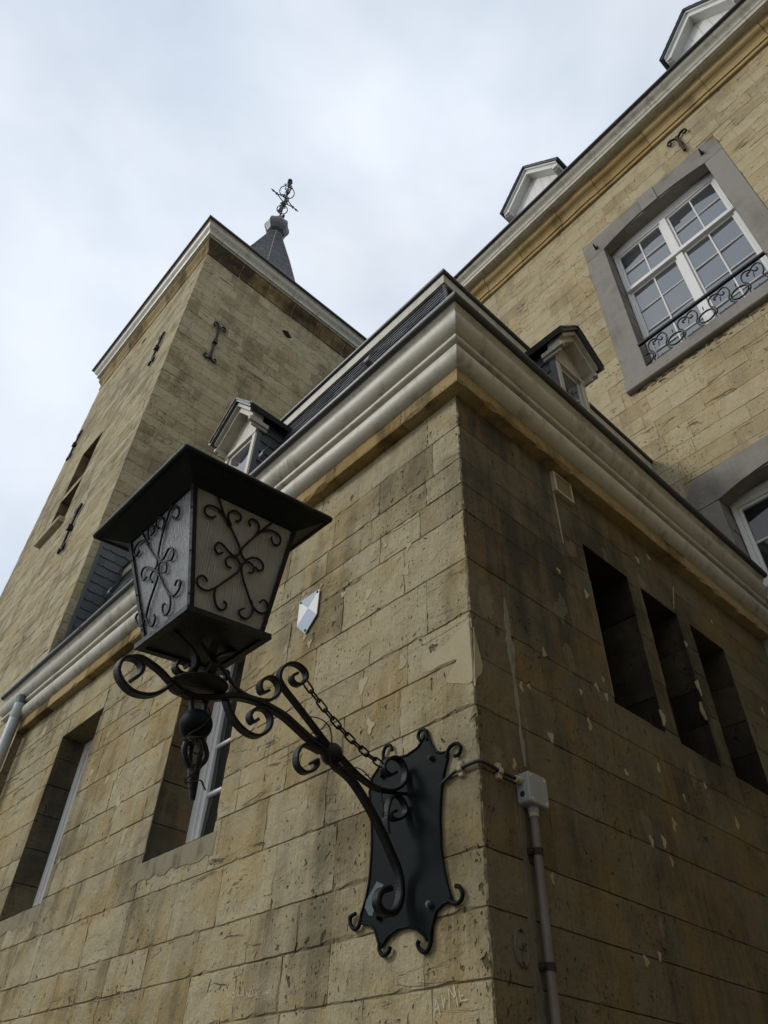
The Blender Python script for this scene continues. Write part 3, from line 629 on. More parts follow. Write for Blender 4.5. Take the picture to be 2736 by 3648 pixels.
def dormer(parent, fr, uc, hb, hr, zb, ze, za, dbox, dped, back, rb=.045, slate_side=True, boards=5, boardmat='white', win=True, postw=.055):
    # box body with a gabled, pedimented front; dbox/dped/back are depths along the outward normal
    body = MB(); body.box(fr, uc - hb, uc + hb, zb, ze + .02, back, dbox - .012); o = body.build('dormer', 'slate', parent)
    slope = (za - ze) / hr
    # roof slopes with thickness
    t = .045
    for sgn in (-1, 1):
        m = MB(); m.tint = .3
        e0, e1 = (uc + sgn * hr, ze), (uc, za)
        nx, nz = sgn * slope, 1.; ln = math.hypot(nx, nz); nx, nz = nx / ln * t, nz / ln * t
        q = [fr.w(e0[0], e0[1], back), fr.w(e0[0], e0[1], dped + .03), fr.w(e1[0], e1[1], dped + .03), fr.w(e1[0], e1[1], back)]
        q2 = [fr.w(e0[0] + nx, e0[1] + nz, back), fr.w(e0[0] + nx, e0[1] + nz, dped + .035), fr.w(e1[0], e1[1] + t * 1.15, dped + .035), fr.w(e1[0], e1[1] + t * 1.15, back)]
        m.box8(q + q2); rs = m.build('dormer_roof', 'slate', o)
    # slate edges along the verge
    for sgn in (-1, 1):
        n = 7
        for i in range(n):
            f0, f1 = i / n, (i + 1.12) / n; q = random.Random(i + int(uc * 10))
            a = (uc + sgn * hr * (1.02 - f0), ze + (za - ze) * (f0 - .02)); b = (uc + sgn * hr * (1.02 - min(f1, 1.02)), ze + (za - ze) * (min(f1, 1.02) - .02)); k = .03 + q.uniform(0, .008)
            m = MB(); m.tint = q.random(); m.box8([fr.w(a[0], a[1] + k, dped - .12), fr.w(a[0], a[1] + k, dped + .045), fr.w(b[0], b[1] + k - .006, dped + .045), fr.w(b[0], b[1] + k - .006, dped - .12),
                   fr.w(a[0] + sgn * .008, a[1] + k + .012, dped - .12), fr.w(a[0] + sgn * .008, a[1] + k + .012, dped + .045), fr.w(b[0], b[1] + k + .004, dped + .045), fr.w(b[0], b[1] + k + .004, dped - .12)]); m.build('slate', 'slate', o)
    # raking mouldings: outer fascia and an inner stepped bed
    for (ins, wd, d0, d1, mt) in ((.004, .030, dbox - .01, dped, boardmat), (.034, rb, dbox - .01, dped - .035, boardmat)):
        for sgn in (-1, 1):
            def pt(k, foot): # line offset k below the slope
                dz = k * math.hypot(1, slope); zf = ze
                return (uc + sgn * (hr - .035), ze - dz + .035 * slope) if foot else (uc, za - dz)
            a0, a1, b0, b1 = pt(ins, 1), pt(ins, 0), pt(ins + wd, 1), pt(ins + wd, 0)
            m = MB(); m.box8([fr.w(*b0, d0), fr.w(*a0, d0), fr.w(*a1, d0), fr.w(*b1, d0), fr.w(*b0, d1), fr.w(*a0, d1), fr.w(*a1, d1), fr.w(*b1, d1)]); m.build('raking_moulding', mt, o)
    # returns at the feet
    for sgn in (-1, 1):
        u1, u0 = uc + sgn * (hr - .03), uc + sgn * (hb + .012)
        dz = .03 * math.hypot(1, slope)
        m = MB(); m.bbox(fr, min(u0, u1), max(u0, u1), ze - dz - .06, ze - dz - .012, dbox - .08, dped - .012, .008); m.build('cornice_return', boardmat, o)
        m = MB(); m.bbox(fr, min(u0, u1 - sgn * .02), max(u0, u1 - sgn * .02), ze - dz - .092, ze - dz - .06, dbox - .08, dped - .05, .008); m.build('cornice_return', boardmat, o)
    # tympanum of boards
    nb = boards
    for i in range(nb):
        a, b = uc - hb + 2 * hb * i / nb, uc - hb + 2 * hb * (i + 1) / nb
        top = lambda u: za - abs(u - uc) * slope - .05
        zt = ze - .12
        pts = [(a + .002, zt), (b - .002, zt), (b - .002, max(top(b), zt + .01))] + ([(uc, top(uc))] if a < uc - 1e-6 < uc + 1e-6 < b else []) + [(a + .002, max(top(a), zt + .01))]
        MB().poly(pts, (dbox - .012, dbox + .004), fr).build('gable_board', boardmat, o)
    if win:
        zt = ze - .12
        f = MB()
        f.bbox(fr, uc - hb, uc - hb + postw, zb, zt, dbox - .04, dbox + .015); f.bbox(fr, uc + hb - postw, uc + hb, zb, zt, dbox - .04, dbox + .015); f.bbox(fr, uc - hb, uc + hb, zt - .045, zt + .008, dbox - .04, dbox + .022)
        f.build('window_surround', boardmat, o)
        a, b, c, d = uc - hb + postw, uc + hb - postw, zb + .1, zt - .045
        s_ = MB(); k = .04
        s_.bbox(fr, a, a + k, c, d, dbox - .012, dbox - .004); s_.bbox(fr, b - k, b, c, d, dbox - .012, dbox - .004); s_.bbox(fr, a + k, b - k, d - k, d, dbox - .012, dbox - .004); s_.bbox(fr, a + k, b - k, c, c + k, dbox - .012, dbox - .004); s_.build('sash', boardmat, o)
        MB().add([fr.w(a + k, c + k, dbox - .010), fr.w(b - k, c + k, dbox - .010), fr.w(b - k, d - k, dbox - .010), fr.w(a + k, d - k, dbox - .010)], [(0, 1, 2, 3)]).build('pane', 'glass', o)
    # lead corner strips and cheek slates
    for sgn in (-1, 1):
        MB().box(fr, *sorted((uc + sgn * (hb - .003), uc + sgn * (hb + .012))), zb, ze - .02, dbox - .045, dbox + .006).build('lead_strip', 'lead', o)
        if slate_side:
            f2 = Fr(fr.w(uc + sgn * hb, 0, dbox - .045), -fr.N, fr.U * sgn); D = dbox - .045 - back; q = random.Random(int(sgn + 5 + uc))
            rows = int((ze - zb) / .13)
            for r in range(rows):
                z0, z1 = zb + (ze - zb) * r / rows, zb + (ze - zb) * (r + 1.2) / rows; u = -.1 * (r % 2)
                while u < D:
                    a, b = max(0, u + .001), min(D, u + .18); u += .182
                    if b - a < .02: continue
                    m = MB(); m.tint = q.random(); m.add([f2.w(a, z0 + .012, .014), f2.w((a + b) / 2, z0, .015), f2.w(b, z0 + .004, .014), f2.w(b, z1, .002), f2.w(a, z1, .002), f2.w(a, z0 + .012, .004), f2.w((a + b) / 2, z0, .004), f2.w(b, z0 + .004, .004)], [(0, 1, 2, 3, 4), (5, 6, 1, 0), (6, 7, 2, 1), (5, 0, 4), (7, 3, 2)]); m.build('slate', 'slate', o)
    return o
dormer(annex, FA, -2.787, .262, .345, 5.3, 6.885, 7.272, -.06, .085, -.62)
dormer(annex, FB, 1.56, .200, .285, 5.3, 6.80, 7.12, -.07, .075, -.60)

# ================================================================== TOWER
tower = thing('stone_tower', 'tall square pale stone tower with cream cornice and slate spire', 'tower', (XT - 2.37, YT + 2.3, 0))
rng = random.Random(23)
def course_list(z0, z1, lo, hi, rng):
    z = [z0]
    while z[-1] < z1 - hi: z.append(z[-1] + rng.uniform(lo, hi))
    z.append(z1); return z
ZT = course_list(0, 15.15, .19, .27, rng)
OPT = [(-9.43, -8.57, 10.56, 11.67), (-9.43, -8.57, 9.44, 10.40)]
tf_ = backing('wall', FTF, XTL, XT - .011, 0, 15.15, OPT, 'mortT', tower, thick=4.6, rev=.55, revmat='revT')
YB = YT + 4.74
tr_ = backing('wall', FTR, YT + .011, YB, 0, 15.15, [], 'mortT', tower, thick=.3)
kT = dict(gap=.0003, jit=.0016, cham=.0026, depth=.006, proud=.0022, chip=.16, chipd=.02, fine=.6, vk=.4)
r1 = courses_rects(XTL, XT, ZT, .28, .55, OPT, rng); r2 = courses_rects(YT, YB, ZT, .25, .52, [], rng)
HB = [((XT + .02, -.2, 0), (.1, 3.6, 5.3)), HID[2]]
masonry([(FTF, r1, 'stoneT', tf_, kT, tint_std), (FTR, r2, 'stoneT', tr_, kT, tint_std)], None, 300, HB, rng)
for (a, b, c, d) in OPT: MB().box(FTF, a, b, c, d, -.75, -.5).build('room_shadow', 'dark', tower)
MB().bbox(FTF, -9.47, -8.5, 9.33, 9.43, -.1, .10, .01).build('window_sill', 'stoneT', tower)
MB().bbox(FTF, -9.42, -8.58, 10.405, 10.555, -.3, -.004, .01).build('transom', 'stoneT', tower)
# putlog holes
def hole(par, fr, u, z, a, b, seed):
    q = random.Random(seed); n = 9; pts = [(u + a * q.uniform(.7, 1.1) * math.cos(2 * math.pi * i / n), z + b * q.uniform(.7, 1.1) * math.sin(2 * math.pi * i / n)) for i in range(n)]
    mb = MB(); mb.add([fr.w(u_, z_, .005) for u_, z_ in pts] + [fr.w(u + (u_ - u) * .8, z + (z_ - z) * .8, .007) for u_, z_ in pts], [(i, (i + 1) % n, n + (i + 1) % n, n + i) for i in range(n)] + [list(range(n, 2 * n))]); mb.build('putlog_hole', 'dark', par)
hole(tower, FTF, -8.5, 14.5, .10, .09, 1); hole(tower, FTR, 2.02, 14.48, .12, .11, 2)
# cornice of the tower
TP = [(XT, YT, 1, -1), (XTL, YT, -1, -1), (XTL, YB, -1, 1), (XT, YB, 1, 1)]
def tring(run): return [[Vector((x + sx * e, y + sy * e, z)) for e, z in run] for (x, y, sx, sy) in TP]
def tcorn(runs, mat, name):
    mb = MB()
    for run in runs:
        rg = tring(run)
        for i in range(4): mb.loft([rg[i], rg[(i + 1) % 4]], False, False, len(run) > 2)
    return mb.build(name, mat, tower)
tcorn([[(.05, 15.57), (.115, 15.575)], [(.115, 15.575), (.115, 15.61)], [(.115, 15.61), (.150, 15.615)], [(.150, 15.615), (.150, 15.655)], [(.15, 15.655), (.155, 15.675), (.168, 15.705), (.19, 15.735), (.215, 15.765), (.235, 15.80), (.24, 15.83)], [(.24, 15.83), (.228, 15.835)], [(.228, 15.835), (.24, 15.87), (.262, 15.885)], [(.262, 15.885), (.262, 15.9)], [(.262, 15.9), (.0, 15.9)]], 'white', 'cornice_board')
tcorn([[(.275 + .036 * math.cos(a), 15.925 + .036 * math.sin(a)) for a in [R(-120 + i * 28) for i in range(11)]] + [(.1, 15.93)]], 'zinc', 'gutter_roll')
prof = [(-.03, 15.12), (.012, 15.125), (.02, 15.14), (.02, 15.175), (.006, 15.185), (.010, 15.24), (.03, 15.33), (.065, 15.40), (.088, 15.45), (.095, 15.50), (.088, 15.535), (.095, 15.545), (.095, 15.58)]
def corn_blocks(par, fr, u0, u1, prof, lo, hi, mat, seed, name='cornice_stone', mit=(0, 0), jg=.004):
    q = random.Random(seed); u = u0
    while u < u1 - 1e-6:
        b = min(u1, u + q.uniform(lo, hi))
        if u1 - b < lo * .5: b = u1
        mb = MB(); mb.tint = q.random(); n = 4; rings = []; sc_ = q.uniform(.93, 1.03)
        for i in range(n + 1):
            k = q.uniform(-.005, .005); uu = u + jg + (b - u - 2 * jg) * i / n
            f = lambda e: uu + (e * mit[0] if (i == 0 and u == u0) else 0) + (e * mit[1] if (i == n and b == u1) else 0)
            rings.append([fr.w(f(e), z, (e + k) * sc_) for e, z in prof])
        mb.loft(rings, False, False, False)
        for rg in (rings[0], rings[-1]): mb.add(rg + [fr.w(fr.loc(rg[0])[0], prof[-1][1], -.03)], [list(range(len(rg) + 1))])
        mb.build(name, mat, par); u = b
corn_blocks(tower, FTF, XTL, XT, prof, .6, .85, 'band', 4, mit=(-1, 1))
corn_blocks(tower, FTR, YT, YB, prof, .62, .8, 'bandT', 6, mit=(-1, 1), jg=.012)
tcorn([[(e - .018, z) for e, z in prof]], 'mortT', 'cornice_bed')
# iron wall anchors
def anchor(par, fr, u, z0, z1, curl=.11, mat='iron', half=False):
    mb = MB(); h = z1 - z0; zm = (z0 + z1) / 2; d = .035
    mb.ribbon([fr.w(u, z0 + .05 * h * (0 if half else 1), d), fr.w(u, zm, d), fr.w(u, z1 - .05 * h, d)], fr.N, .035, .04)
    for sz_, zend in ((1, z1), (-1, z0)):
        if half and sz_ < 0: continue
        for su in (-1, 1):
            c = cat([fr.w(u, zend - sz_ * .16 * h * (1 if not half else 1.2), d), fr.w(u + su * curl * .35, zend - sz_ * .03, d), fr.w(u + su * curl * .85, zend, d), fr.w(u + su * curl * 1.15, zend - sz_ * .05, d), fr.w(u + su * curl * .95, zend - sz_ * .105, d), fr.w(u + su * curl * .7, zend - sz_ * .07, d)], 5)
            mb.ribbon(c, fr.N, .035, .022, lambda t: 1.1 - .35 * t)
    if not half: mb.box(fr, u - .035, u + .035, zm - .05, zm + .05, .01, .075)
    mb.box(fr, u - .03, u + .03, zm - .03, zm + .03, -.05, .03)
    mb.build('wall_anchor', mat, par)
anchor(tower, FTR, .63, 12.18, 13.27); anchor(tower, FTF, -6.99, 12.16, 13.06, .09); anchor(tower, FTF, -10.59, 12.43, 13.27, .09); anchor(tower, FTF, -7.67, 8.2, 9.11, .09)
# slate hanging at the foot of the tower side, above the annex gutter
f2 = Fr((XT + .03, 0, 0), (0, 1, 0), (1, 0, 0)); q = random.Random(8)
uS0 = f2.px(237.3 + 6, 2256.8, 0)[0]; 
sp = MB().box(f2, uS0, uS0 + 1.9, 4.9, 7.72, -.028, .0).build('slate_hanging', 'slate', tower)
MB().box(f2, uS0 - .022, uS0 + .012, 5.0, 7.78, -.028, .022).build('lead_strip', 'lead', sp)
r = 0; z = 5.2
while z < 7.7:
    u = uS0 + .012 - (.1 if r % 2 else 0)
    while u < uS0 + 1.9:
        a, b = max(uS0 + .014, u + .0015), min(uS0 + 1.9, u + .2 * q.uniform(.92, 1.05)); u = b + .0015
        if b - a < .03: continue
        m = MB(); m.tint = q.random(); k = q.uniform(-.002, .002); zz_ = z + q.uniform(-.003, .003)
        m.add([f2.w(a, zz_ + .02, .013 + k), f2.w(a + .03, zz_, .014 + k), f2.w(b, zz_ + .003, .013 + k), f2.w(b, min(7.72, z + .165), .002), f2.w(a, min(7.72, z + .165), .002), f2.w(a, zz_ + .02, .005), f2.w(a + .03, zz_, .005), f2.w(b, zz_ + .003, .005)], [(0, 1, 2, 3, 4), (5, 6, 1, 0), (6, 7, 2, 1), (5, 0, 4), (7, 3, 2)])
        m.build('slate', 'slate', sp)
    z += .135; r += 1
# spire
AX = Vector((-8.57, 2.135, 0))
def oct_ring(r_, z_, rot=R(22.5)): return [AX + Vector((r_ * math.cos(rot + i * math.pi / 4), r_ * math.sin(rot + i * math.pi / 4), z_)) for i in range(8)]
mb = MB(); mb.loft([oct_ring(2.5, 15.93), oct_ring(1.75, 16.6), oct_ring(.78, 20.3), oct_ring(.20, 22.35), oct_ring(.13, 22.6)], True, True, False)
spire = mb.build('spire', 'slateG', tower)
MB().add([(XTL - .2, YT - .2, 15.94), (XT + .2, YT - .2, 15.94), (XT + .2, YB + .2, 15.94), (XTL - .2, YB + .2, 15.94)] + oct_ring(2.35, 16.15), [(0, 1, 2, 3)] ).build('eaves_roof', 'slateG', tower)
mb = MB(); q = random.Random(2); z = 17.0
def rz(z_): return .20 + (22.35 - z_) * (.78 - .20) / 2.05 if z_ > 20.3 else .78 + (20.3 - z_) * (1.75 - .78) / 3.7
while z < 22.3:
    ra, rb_ = rz(z) + .016, rz(z + .095) + .002; A = oct_ring(ra, z); B = oct_ring(rb_, z + .095); A2 = oct_ring(ra - .014, z)
    for i in range(8):
        j = (i + 1) % 8; L_ = (A[j] - A[i]).length; n = max(1, int(round(L_ / .15))); off = q.random()
        cuts = [0] + [(k + off) / (n + 0.) for k in range(n) if 0.04 < (k + off) / n < .96] + [1]
        for a, b in zip(cuts[:-1], cuts[1:]):
            mb.tint = q.random(); e = .003 / max(L_, .05); a += e; b -= e
            mb.add([A[i].lerp(A[j], a), A[i].lerp(A[j], b), B[i].lerp(B[j], b), B[i].lerp(B[j], a), A2[i].lerp(A2[j], a), A2[i].lerp(A2[j], b)], [(0, 1, 2, 3), (4, 5, 1, 0)])
    z += .085
mb.build('slate_courses', 'slateG', spire, kind='stuff')
mb = MB()
for i in range(8):
    a, b = oct_ring(1.755, 16.6)[i], oct_ring(.79, 20.3)[i]; c = oct_ring(.21, 22.35)[i]; mb.tube([a, b, c], .012, 5)
mb.build('hip_lead', 'slateG', spire)
mb = MB(); mb.loft([oct_ring(r_, z_) for r_, z_ in [(.15, 22.42), (.27, 22.52), (.345, 22.68), (.375, 22.85), (.345, 23.02), (.27, 23.18), (.15, 23.28), (.09, 23.36), (.08, 23.55), (.045, 23.7)]], True, True, False)
ball = mb.build('spire_ball', 'zinc2', tower)
mb = MB()
for i in range(8): mb.tube([oct_ring(r_, z_)[i] for r_, z_ in [(.15, 22.42), (.272, 22.52), (.348, 22.68), (.378, 22.85), (.348, 23.02), (.272, 23.18), (.15, 23.28)]], .012, 5)
mb.build('lead_seam', 'zinc2', ball)
vane = MB(); vane.cyl(AX + Vector((0, 0, 23.4)), AX + Vector((0, 0, 26.2)), .028, 8); vane.sphere(AX + Vector((0, 0, 26.28)), .085, 10, 8)
va = vane.build('cross_finial', 'iron', tower)
arm = MB()
for s_ in (-1, 1):
    arm.tube([AX + Vector((0, 0, 24.62)), AX + Vector((0, s_ * .32, 24.82))], .017, 6); arm.tube([AX + Vector((0, 0, 25.02)), AX + Vector((0, s_ * .32, 24.82))], .017, 6)
    arm.tube([AX + Vector((0, s_ * .32, 24.82)), AX + Vector((0, s_ * .42, 24.82)), AX + Vector((0, s_ * .45, 24.82)), AX + Vector((0, s_ * .5, 24.82)), AX + Vector((0, s_ * .56, 24.82))], [.017, .017, .036, .017, .006], 6)
    arm.box8([AX + Vector((x * .03, s_ * (.33 + y * .02), 24.82 + z * .045)) for z in (-1, 1) for x, y in ((-1, -1), (1, -1), (1, 1), (-1, 1))])
arm.build('cross_arm', 'iron', va)
for (zc_, rr_, nm) in ((25.42, .25, 1), (24.15, .17, 2)):
    m = MB(); n = 20; m.tube([AX + Vector((rr_ * math.cos(2 * math.pi * i / n) * .75, rr_ * math.sin(2 * math.pi * i / n), zc_ + .10 * math.sin(2 * math.pi * i / n + .6))) for i in range(n + 1)], .016, 6); m.build('ring', 'iron', va)
q = random.Random(4)
for zc_ in (23.75, 24.0, 24.35, 24.6, 25.0, 25.25, 25.65, 25.9):
    for k in range(6):
        a = q.uniform(0, 6.28); dv = Vector((math.cos(a), math.sin(a), 0)); z_ = zc_ + q.uniform(-.05, .05); s_ = q.uniform(.10, .16)
        c = cat([AX + Vector((0, 0, z_ - .06)), AX + dv * s_ * .6 + Vector((0, 0, z_ - .03)), AX + dv * s_ + Vector((0, 0, z_ + .05)), AX + dv * s_ * .75 + Vector((0, 0, z_ + .10)), AX + dv * s_ * .5 + Vector((0, 0, z_ + .05))], 4); MB().tube(c, .015, 6).build('scroll_leaf', 'iron', va)

# ================================================================== MAIN HOUSE
house = thing('main_house', 'tall honey coloured stone house with large white window and roof dormers', 'house', FF.w(1, 0, 0))
rng = random.Random(31)
W1 = (-.115, 1.507, 8.70, 11.74); W2 = (.088, 1.70, 3.6, 6.53)
ZF = course_list(0, 13.15, .2, .27, rng)
U0, U1 = -7.0, 7.3
SUR1 = (-.42, 1.765, 8.5, 12.1); SUR2 = (-.18, 1.97, 3.4, 6.84)
hf = backing('wall', FF, U0, U1, 0, 13.6, [W1, W2], 'mortT', house, thick=6., rev=.24, revmat='blue')
kF = dict(gap=.0003, jit=.0012, cham=.0018, depth=.0055, proud=.0015, chip=.12, chipd=.014, fine=.6, vk=.4)
rF = courses_rects(U0, U1, ZF, .3, .62, [SUR1, SUR2], rng)
masonry([(FF, rF, 'stoneF', hf, kF, tint_std)], None, 300, [HID[0], HID[1], HID[2]], rng)
# blue stone surrounds
def surround(w_, sur, par):
    a, b, c, d = w_; A, B, C_, D_ = sur; e = .012; um = (a + b) / 2
    rise = .10; zsp = d - .09
    def arch(u): t = (u - um) / ((b - a) / 2); return zsp + .13 * (1 - t * t)
    for (u0, u1) in ((A, a), (b, B)):
        zz_ = [c, c + .0, D_ - .55 if False else zsp - .0]
        mb = MB(); mb.tint = random.random(); mb.bbox(FF, u0, u1, c + .002, zsp - .004, -.10, e, .006); mb.build('jamb_stone', 'blue', par)
    kw = .125
    segs = [(A, um - kw, 0), (um - kw + .004, um + kw - .004, 1), (um + kw, B, 0)]
    for (u0, u1, key) in segs:
        n = 10; us = [u0 + (u1 - u0) * i / n for i in range(n + 1)]
        low = [(u, (arch(u) if a <= u <= b else zsp) - (.03 if key else 0)) for u in us]
        top = D_ + (.012 if key else 0)
        pts = low + [(u1, top - (.0 if u1 < B - .01 else .0)), (u0, top)]
        if u0 == A: pts = low + [(u1, top), (u0 + .13, top - .02), (u0, top - .14)]
        if u1 == B: pts = low + [(u1, top - .14), (u1 - .13, top - .02), (u0, top)]
        mb = MB(); mb.tint = random.random(); mb.poly(pts, (-.14, e + (.014 if key else 0)), FF); mb.build('lintel_stone' if not key else 'keystone', 'blue', par)
    mb = MB(); mb.tint = .2; mb.bbox(FF, A, B, C_ + .004, c - .002, -.12, .075, .012); mb.build('window_sill', 'blue', par)
surround(W1, SUR1, house); surround(W2, SUR2, house)
rectwin(house, FF, W1[0] + .01, W1[1] - .01, W1[2] + .01, W1[3] - .13, .20, 2, (4, 2), fw=.042, mw_=.022, cent=.095, transom=10.635)
rectwin(house, FF, W2[0] + .01, W2[1] - .01, W2[2] + .01, W2[3] - .06, .20, 2, (4, 2), fw=.05, mw_=.022, cent=.095, transom=5.5, glass='glassd')
MB().bbox(FF, W2[0], W2[1], W2[3] - .06, W2[3] + .06, -.25, -.195, .004).build('window_head', 'whitew', house)
MB().bbox(FF, W1[0], W1[1], W1[3] - .13, W1[3] + .06, -.25, -.195, .004).build('window_head', 'whitew', house)
for w_ in (W1, W2): MB().box(FF, w_[0] - .15, w_[1] + .15, w_[2] - .1, w_[3] + .2, -.9, -.268).build('room_shadow', 'dark', house)
mb = MB()
z4 = crop(1400, 0, 1.2418)
for p in ((903, 1100), (1370, 682)):
    u, z = FF.px(*z4(*p)); m = MB(); m.box(FF, u - .022, u + .022, z - .035, z + .035, 0, .03); m.tube([FF.w(u, z - .02, .02), FF.w(u, z - .03, .07), FF.w(u, z + .02, .085)], .012, 6); m.build('shutter_hook', 'iron', house)
anchor(house, FF, 1.40, 12.25, 12.76, .13, 'ironr', half=True)
# moss and stain crust below the sill
q = random.Random(12); mb = MB()
for i in range(110):
    u = q.uniform(-.3, 1.7); z = 8.50 - abs(q.gauss(0, .05)) ; s_ = q.choice((.008, .012, .018, .03)) * q.uniform(.7, 1.3); n = 7
    if z > 8.497: z = 8.497
    pts = [(u + s_ * 1.5 * q.uniform(.5, 1.2) * math.cos(2 * math.pi * k / n), z + s_ * .6 * q.uniform(.5, 1.2) * math.sin(2 * math.pi * k / n)) for k in range(n)]
    mb.tint = q.random(); mb.add([FF.w(*p, .0025) for p in pts] + [FF.w(u, z, .005)], [(k, (k + 1) % n, n) for k in range(n)])
mb.build('moss_crust', 'moss', house, kind='stuff')
# balconet railing
z9 = crop(2150, 800, 2.831); dr = .03
rail = MB(); zt_, zb_ = 9.185, 8.745
rail.box(FF, W1[0], W1[1], zt_ - .016, zt_ + .016, dr - .02, dr + .018); ro = rail.build('railing', 'iron', house)
for k in range(4):
    a = .032 + .40 * k - .4 + .4; MB().box(FF, -.02 + .4 * k + .06, -.02 + .4 * k + .27, zb_ - .012, zb_ + .012, dr - .01, dr + .01).build('bottom_rail', 'iron', ro)
def on(pt): u, z = FF.px(*z9(*pt), dr); return (u, z)
base = on((545, 1165)); dzr = 9.135 - base[1]
def motif(tr, du, th, name):
    pts = [on(p) for p in tr]; c = cat([FF.w(min(max(u + du, W1[0] + .005), W1[1] - .005), z + dzr * .5, dr) for u, z in pts], 5)
    return c
for k in range(4):
    du = .398 * k
    m = MB()
    for tr in ([(535, 1400), (525, 1370), (535, 1330), (505, 1300), (475, 1290), (462, 1235), (490, 1190), (545, 1165)], [(545, 1165), (560, 1140), (600, 1110), (640, 1130), (650, 1180), (642, 1225), (668, 1255), (700, 1268), (712, 1290)],
               [(545, 1170), (530, 1195), (512, 1210), (508, 1228), (525, 1226)], [(545, 1170), (570, 1185), (592, 1180), (602, 1162), (590, 1152)]):
        m.ribbon(motif(tr, du, 0, ''), FF.N, .018, .013)
    for tr in ([(565, 1200), (570, 1240)], [(605, 1320), (610, 1370)], [(700, 1080), (708, 1110)]): m.tube(motif(tr, du, 0, ''), .006, 5)
    m.build('scroll', 'iron', ro)
    m = MB(); u0, z0 = on((740, 1170)); u0 += du; z0 += dzr * .5; n = 24
    c = [FF.w(u0 + .098 * math.cos(2 * math.pi * i / n), z0 + .085 * math.sin(2 * math.pi * i / n), dr) for i in range(n + 1)]
    if u0 + .1 < W1[1]: m.ribbon(c, FF.N, .020, .015); m.build('oval', 'iron', ro)
m = MB(); u0 = on((740, 1170))[0] - .398; z0 = on((740, 1170))[1] + dzr * .5
m.ribbon([FF.w(max(W1[0] + .004, u0 + .098 * math.cos(R(a))), z0 + .085 * math.sin(R(a)), dr) for a in range(-100, 101, 12)], FF.N, .018, .013); m.build('oval', 'iron', ro)
# cornice of the main house
def fcorn(runs, mat, name):
    mb = MB()
    for run in runs: mb.loft([[FF.w(U0, z, e) for e, z in run], [FF.w(U1, z, e) for e, z in run]], False, False, len(run) > 2)
    return mb.build(name, mat, house)
fcorn([[(.12, 13.475), (.245, 13.475)], [(.245, 13.475), (.245, 13.49)], [(.245, 13.49), (.272, 13.495)], [(.272, 13.495), (.275, 13.57)], [(.275, 13.57), (.288, 13.585)], [(.288, 13.585), (.288, 13.60)], [(.288, 13.60), (.292, 13.62), (.305, 13.645), (.328, 13.67), (.352, 13.695), (.37, 13.725), (.374, 13.745)], [(.374, 13.745), (.362, 13.75)], [(.362, 13.75), (.395, 13.775)], [(.395, 13.775), (.0, 13.79)]], 'white', 'cornice_board')
fcorn([[(.395 + .032 * math.cos(a), 13.79 + .032 * math.sin(a)) for a in [R(-120 + i * 28) for i in range(11)]] + [(.1, 13.8)]], 'zinc', 'gutter_roll')
corn_blocks(house, FF, U0, U1, [(-.03, 13.02), (.038, 13.025), (.045, 13.04), (.045, 13.085), (.022, 13.092), (.020, 13.115), (.055, 13.122), (.055, 13.145), (.042, 13.155), (.045, 13.20), (.058, 13.25), (.085, 13.29), (.12, 13.315), (.14, 13.34), (.15, 13.38), (.142, 13.42), (.15, 13.43), (.15, 13.48)], .7, 1.05, 'bandF', 9)
fcorn([[(-.03, 13.06), (.012, 13.08), (.02, 13.17), (.05, 13.28), (.10, 13.36), (.125, 13.48)]], 'mortT', 'cornice_bed')
MB().add([FF.w(U0, 13.8, .2), FF.w(U1, 13.8, .2), FF.w(U1, 16.6, -2.4), FF.w(U0, 16.6, -2.4)], [(0, 1, 2, 3)]).build('roof', 'slate', house)
MB().add([FF.w(U0, 16.6, -2.4), FF.w(U1, 16.6, -2.4), FF.w(U1, 13.8, -6), FF.w(U0, 13.8, -6)], [(0, 1, 2, 3)]).build('roof', 'slate', house)
dormer(house, FF, -.977, .50, .665, 13.75, 15.10, 15.97, -.10, .10, -1.6, rb=.085, slate_side=False, boards=6, boardmat='whitew', win=True, postw=.08)
dormer(house, FF, 2.454, .50, .640, 13.75, 14.98, 15.82, -.10, .10, -1.6, rb=.085, slate_side=False, boards=6, boardmat='whitew', win=True, postw=.08)

# ================================================================== ADDED WING, OUT OF VIEW, BLOCKS SKY LIGHT FROM THE ANNEX SIDE WALL
FW = Fr((7.4, 0, 0), (0, 1, 0), (-1, 0, 0))
wing = thing('added_shade_wing', 'added unseen stone wing that shades the side wall of the annex', 'building', (7.4, 0, 0))
WO = [(u, u + 1.0, z, z + 1.7) for u in (-6.2, -3.6, -1.0, 1.6) for z in (1.6, 5.6)]
wgw = backing('wall', FW, -8.5, 3.45, 0, 9.6, WO, 'stoneF', wing, thick=5., rev=.2, revmat='blue')
for (a, b, c, d) in WO:
    rectwin(wing, FW, a, b, c, d, .14, 2, 4, fw=.07); MB().box(FW, a - .1, b + .1, c - .1, d + .1, -.5, -.215).build('room_shadow', 'dark', wing)
MB().poly([(7.25, 9.6), (7.25, 9.85), (10.2, 13.2), (12.6, 9.85), (12.6, 9.6)], (8.6, -3.5), Fr((0, 0, 0), (1, 0, 0), (0, -1, 0))).build('roof', 'slate', wing)

# ================================================================== LANTERN AND BRACKET
XB = -.37
lant = thing('wall_lantern', 'black wrought iron lantern with scrolled arm bolted beside the chipped corner', 'lantern', (XB, 0, 2.15))
b1 = crop(380, 2280, 2.07375); b2 = crop(1000, 2500, 3.318); b3 = crop(1100, 2500, 2.2114)
def trace(cr, pts, n=6, x=XB): return cat([P(*cr(*p), 0, x) for p in pts], n)
def yz(p): return p
NX = (1, 0, 0)
def scroll(name, cr, pts, wd=.03, th=.010, taper=None, x=XB): return MB().ribbon(trace(cr, pts, 6, x), NX, wd, th, taper).build(name, 'iron', lant)
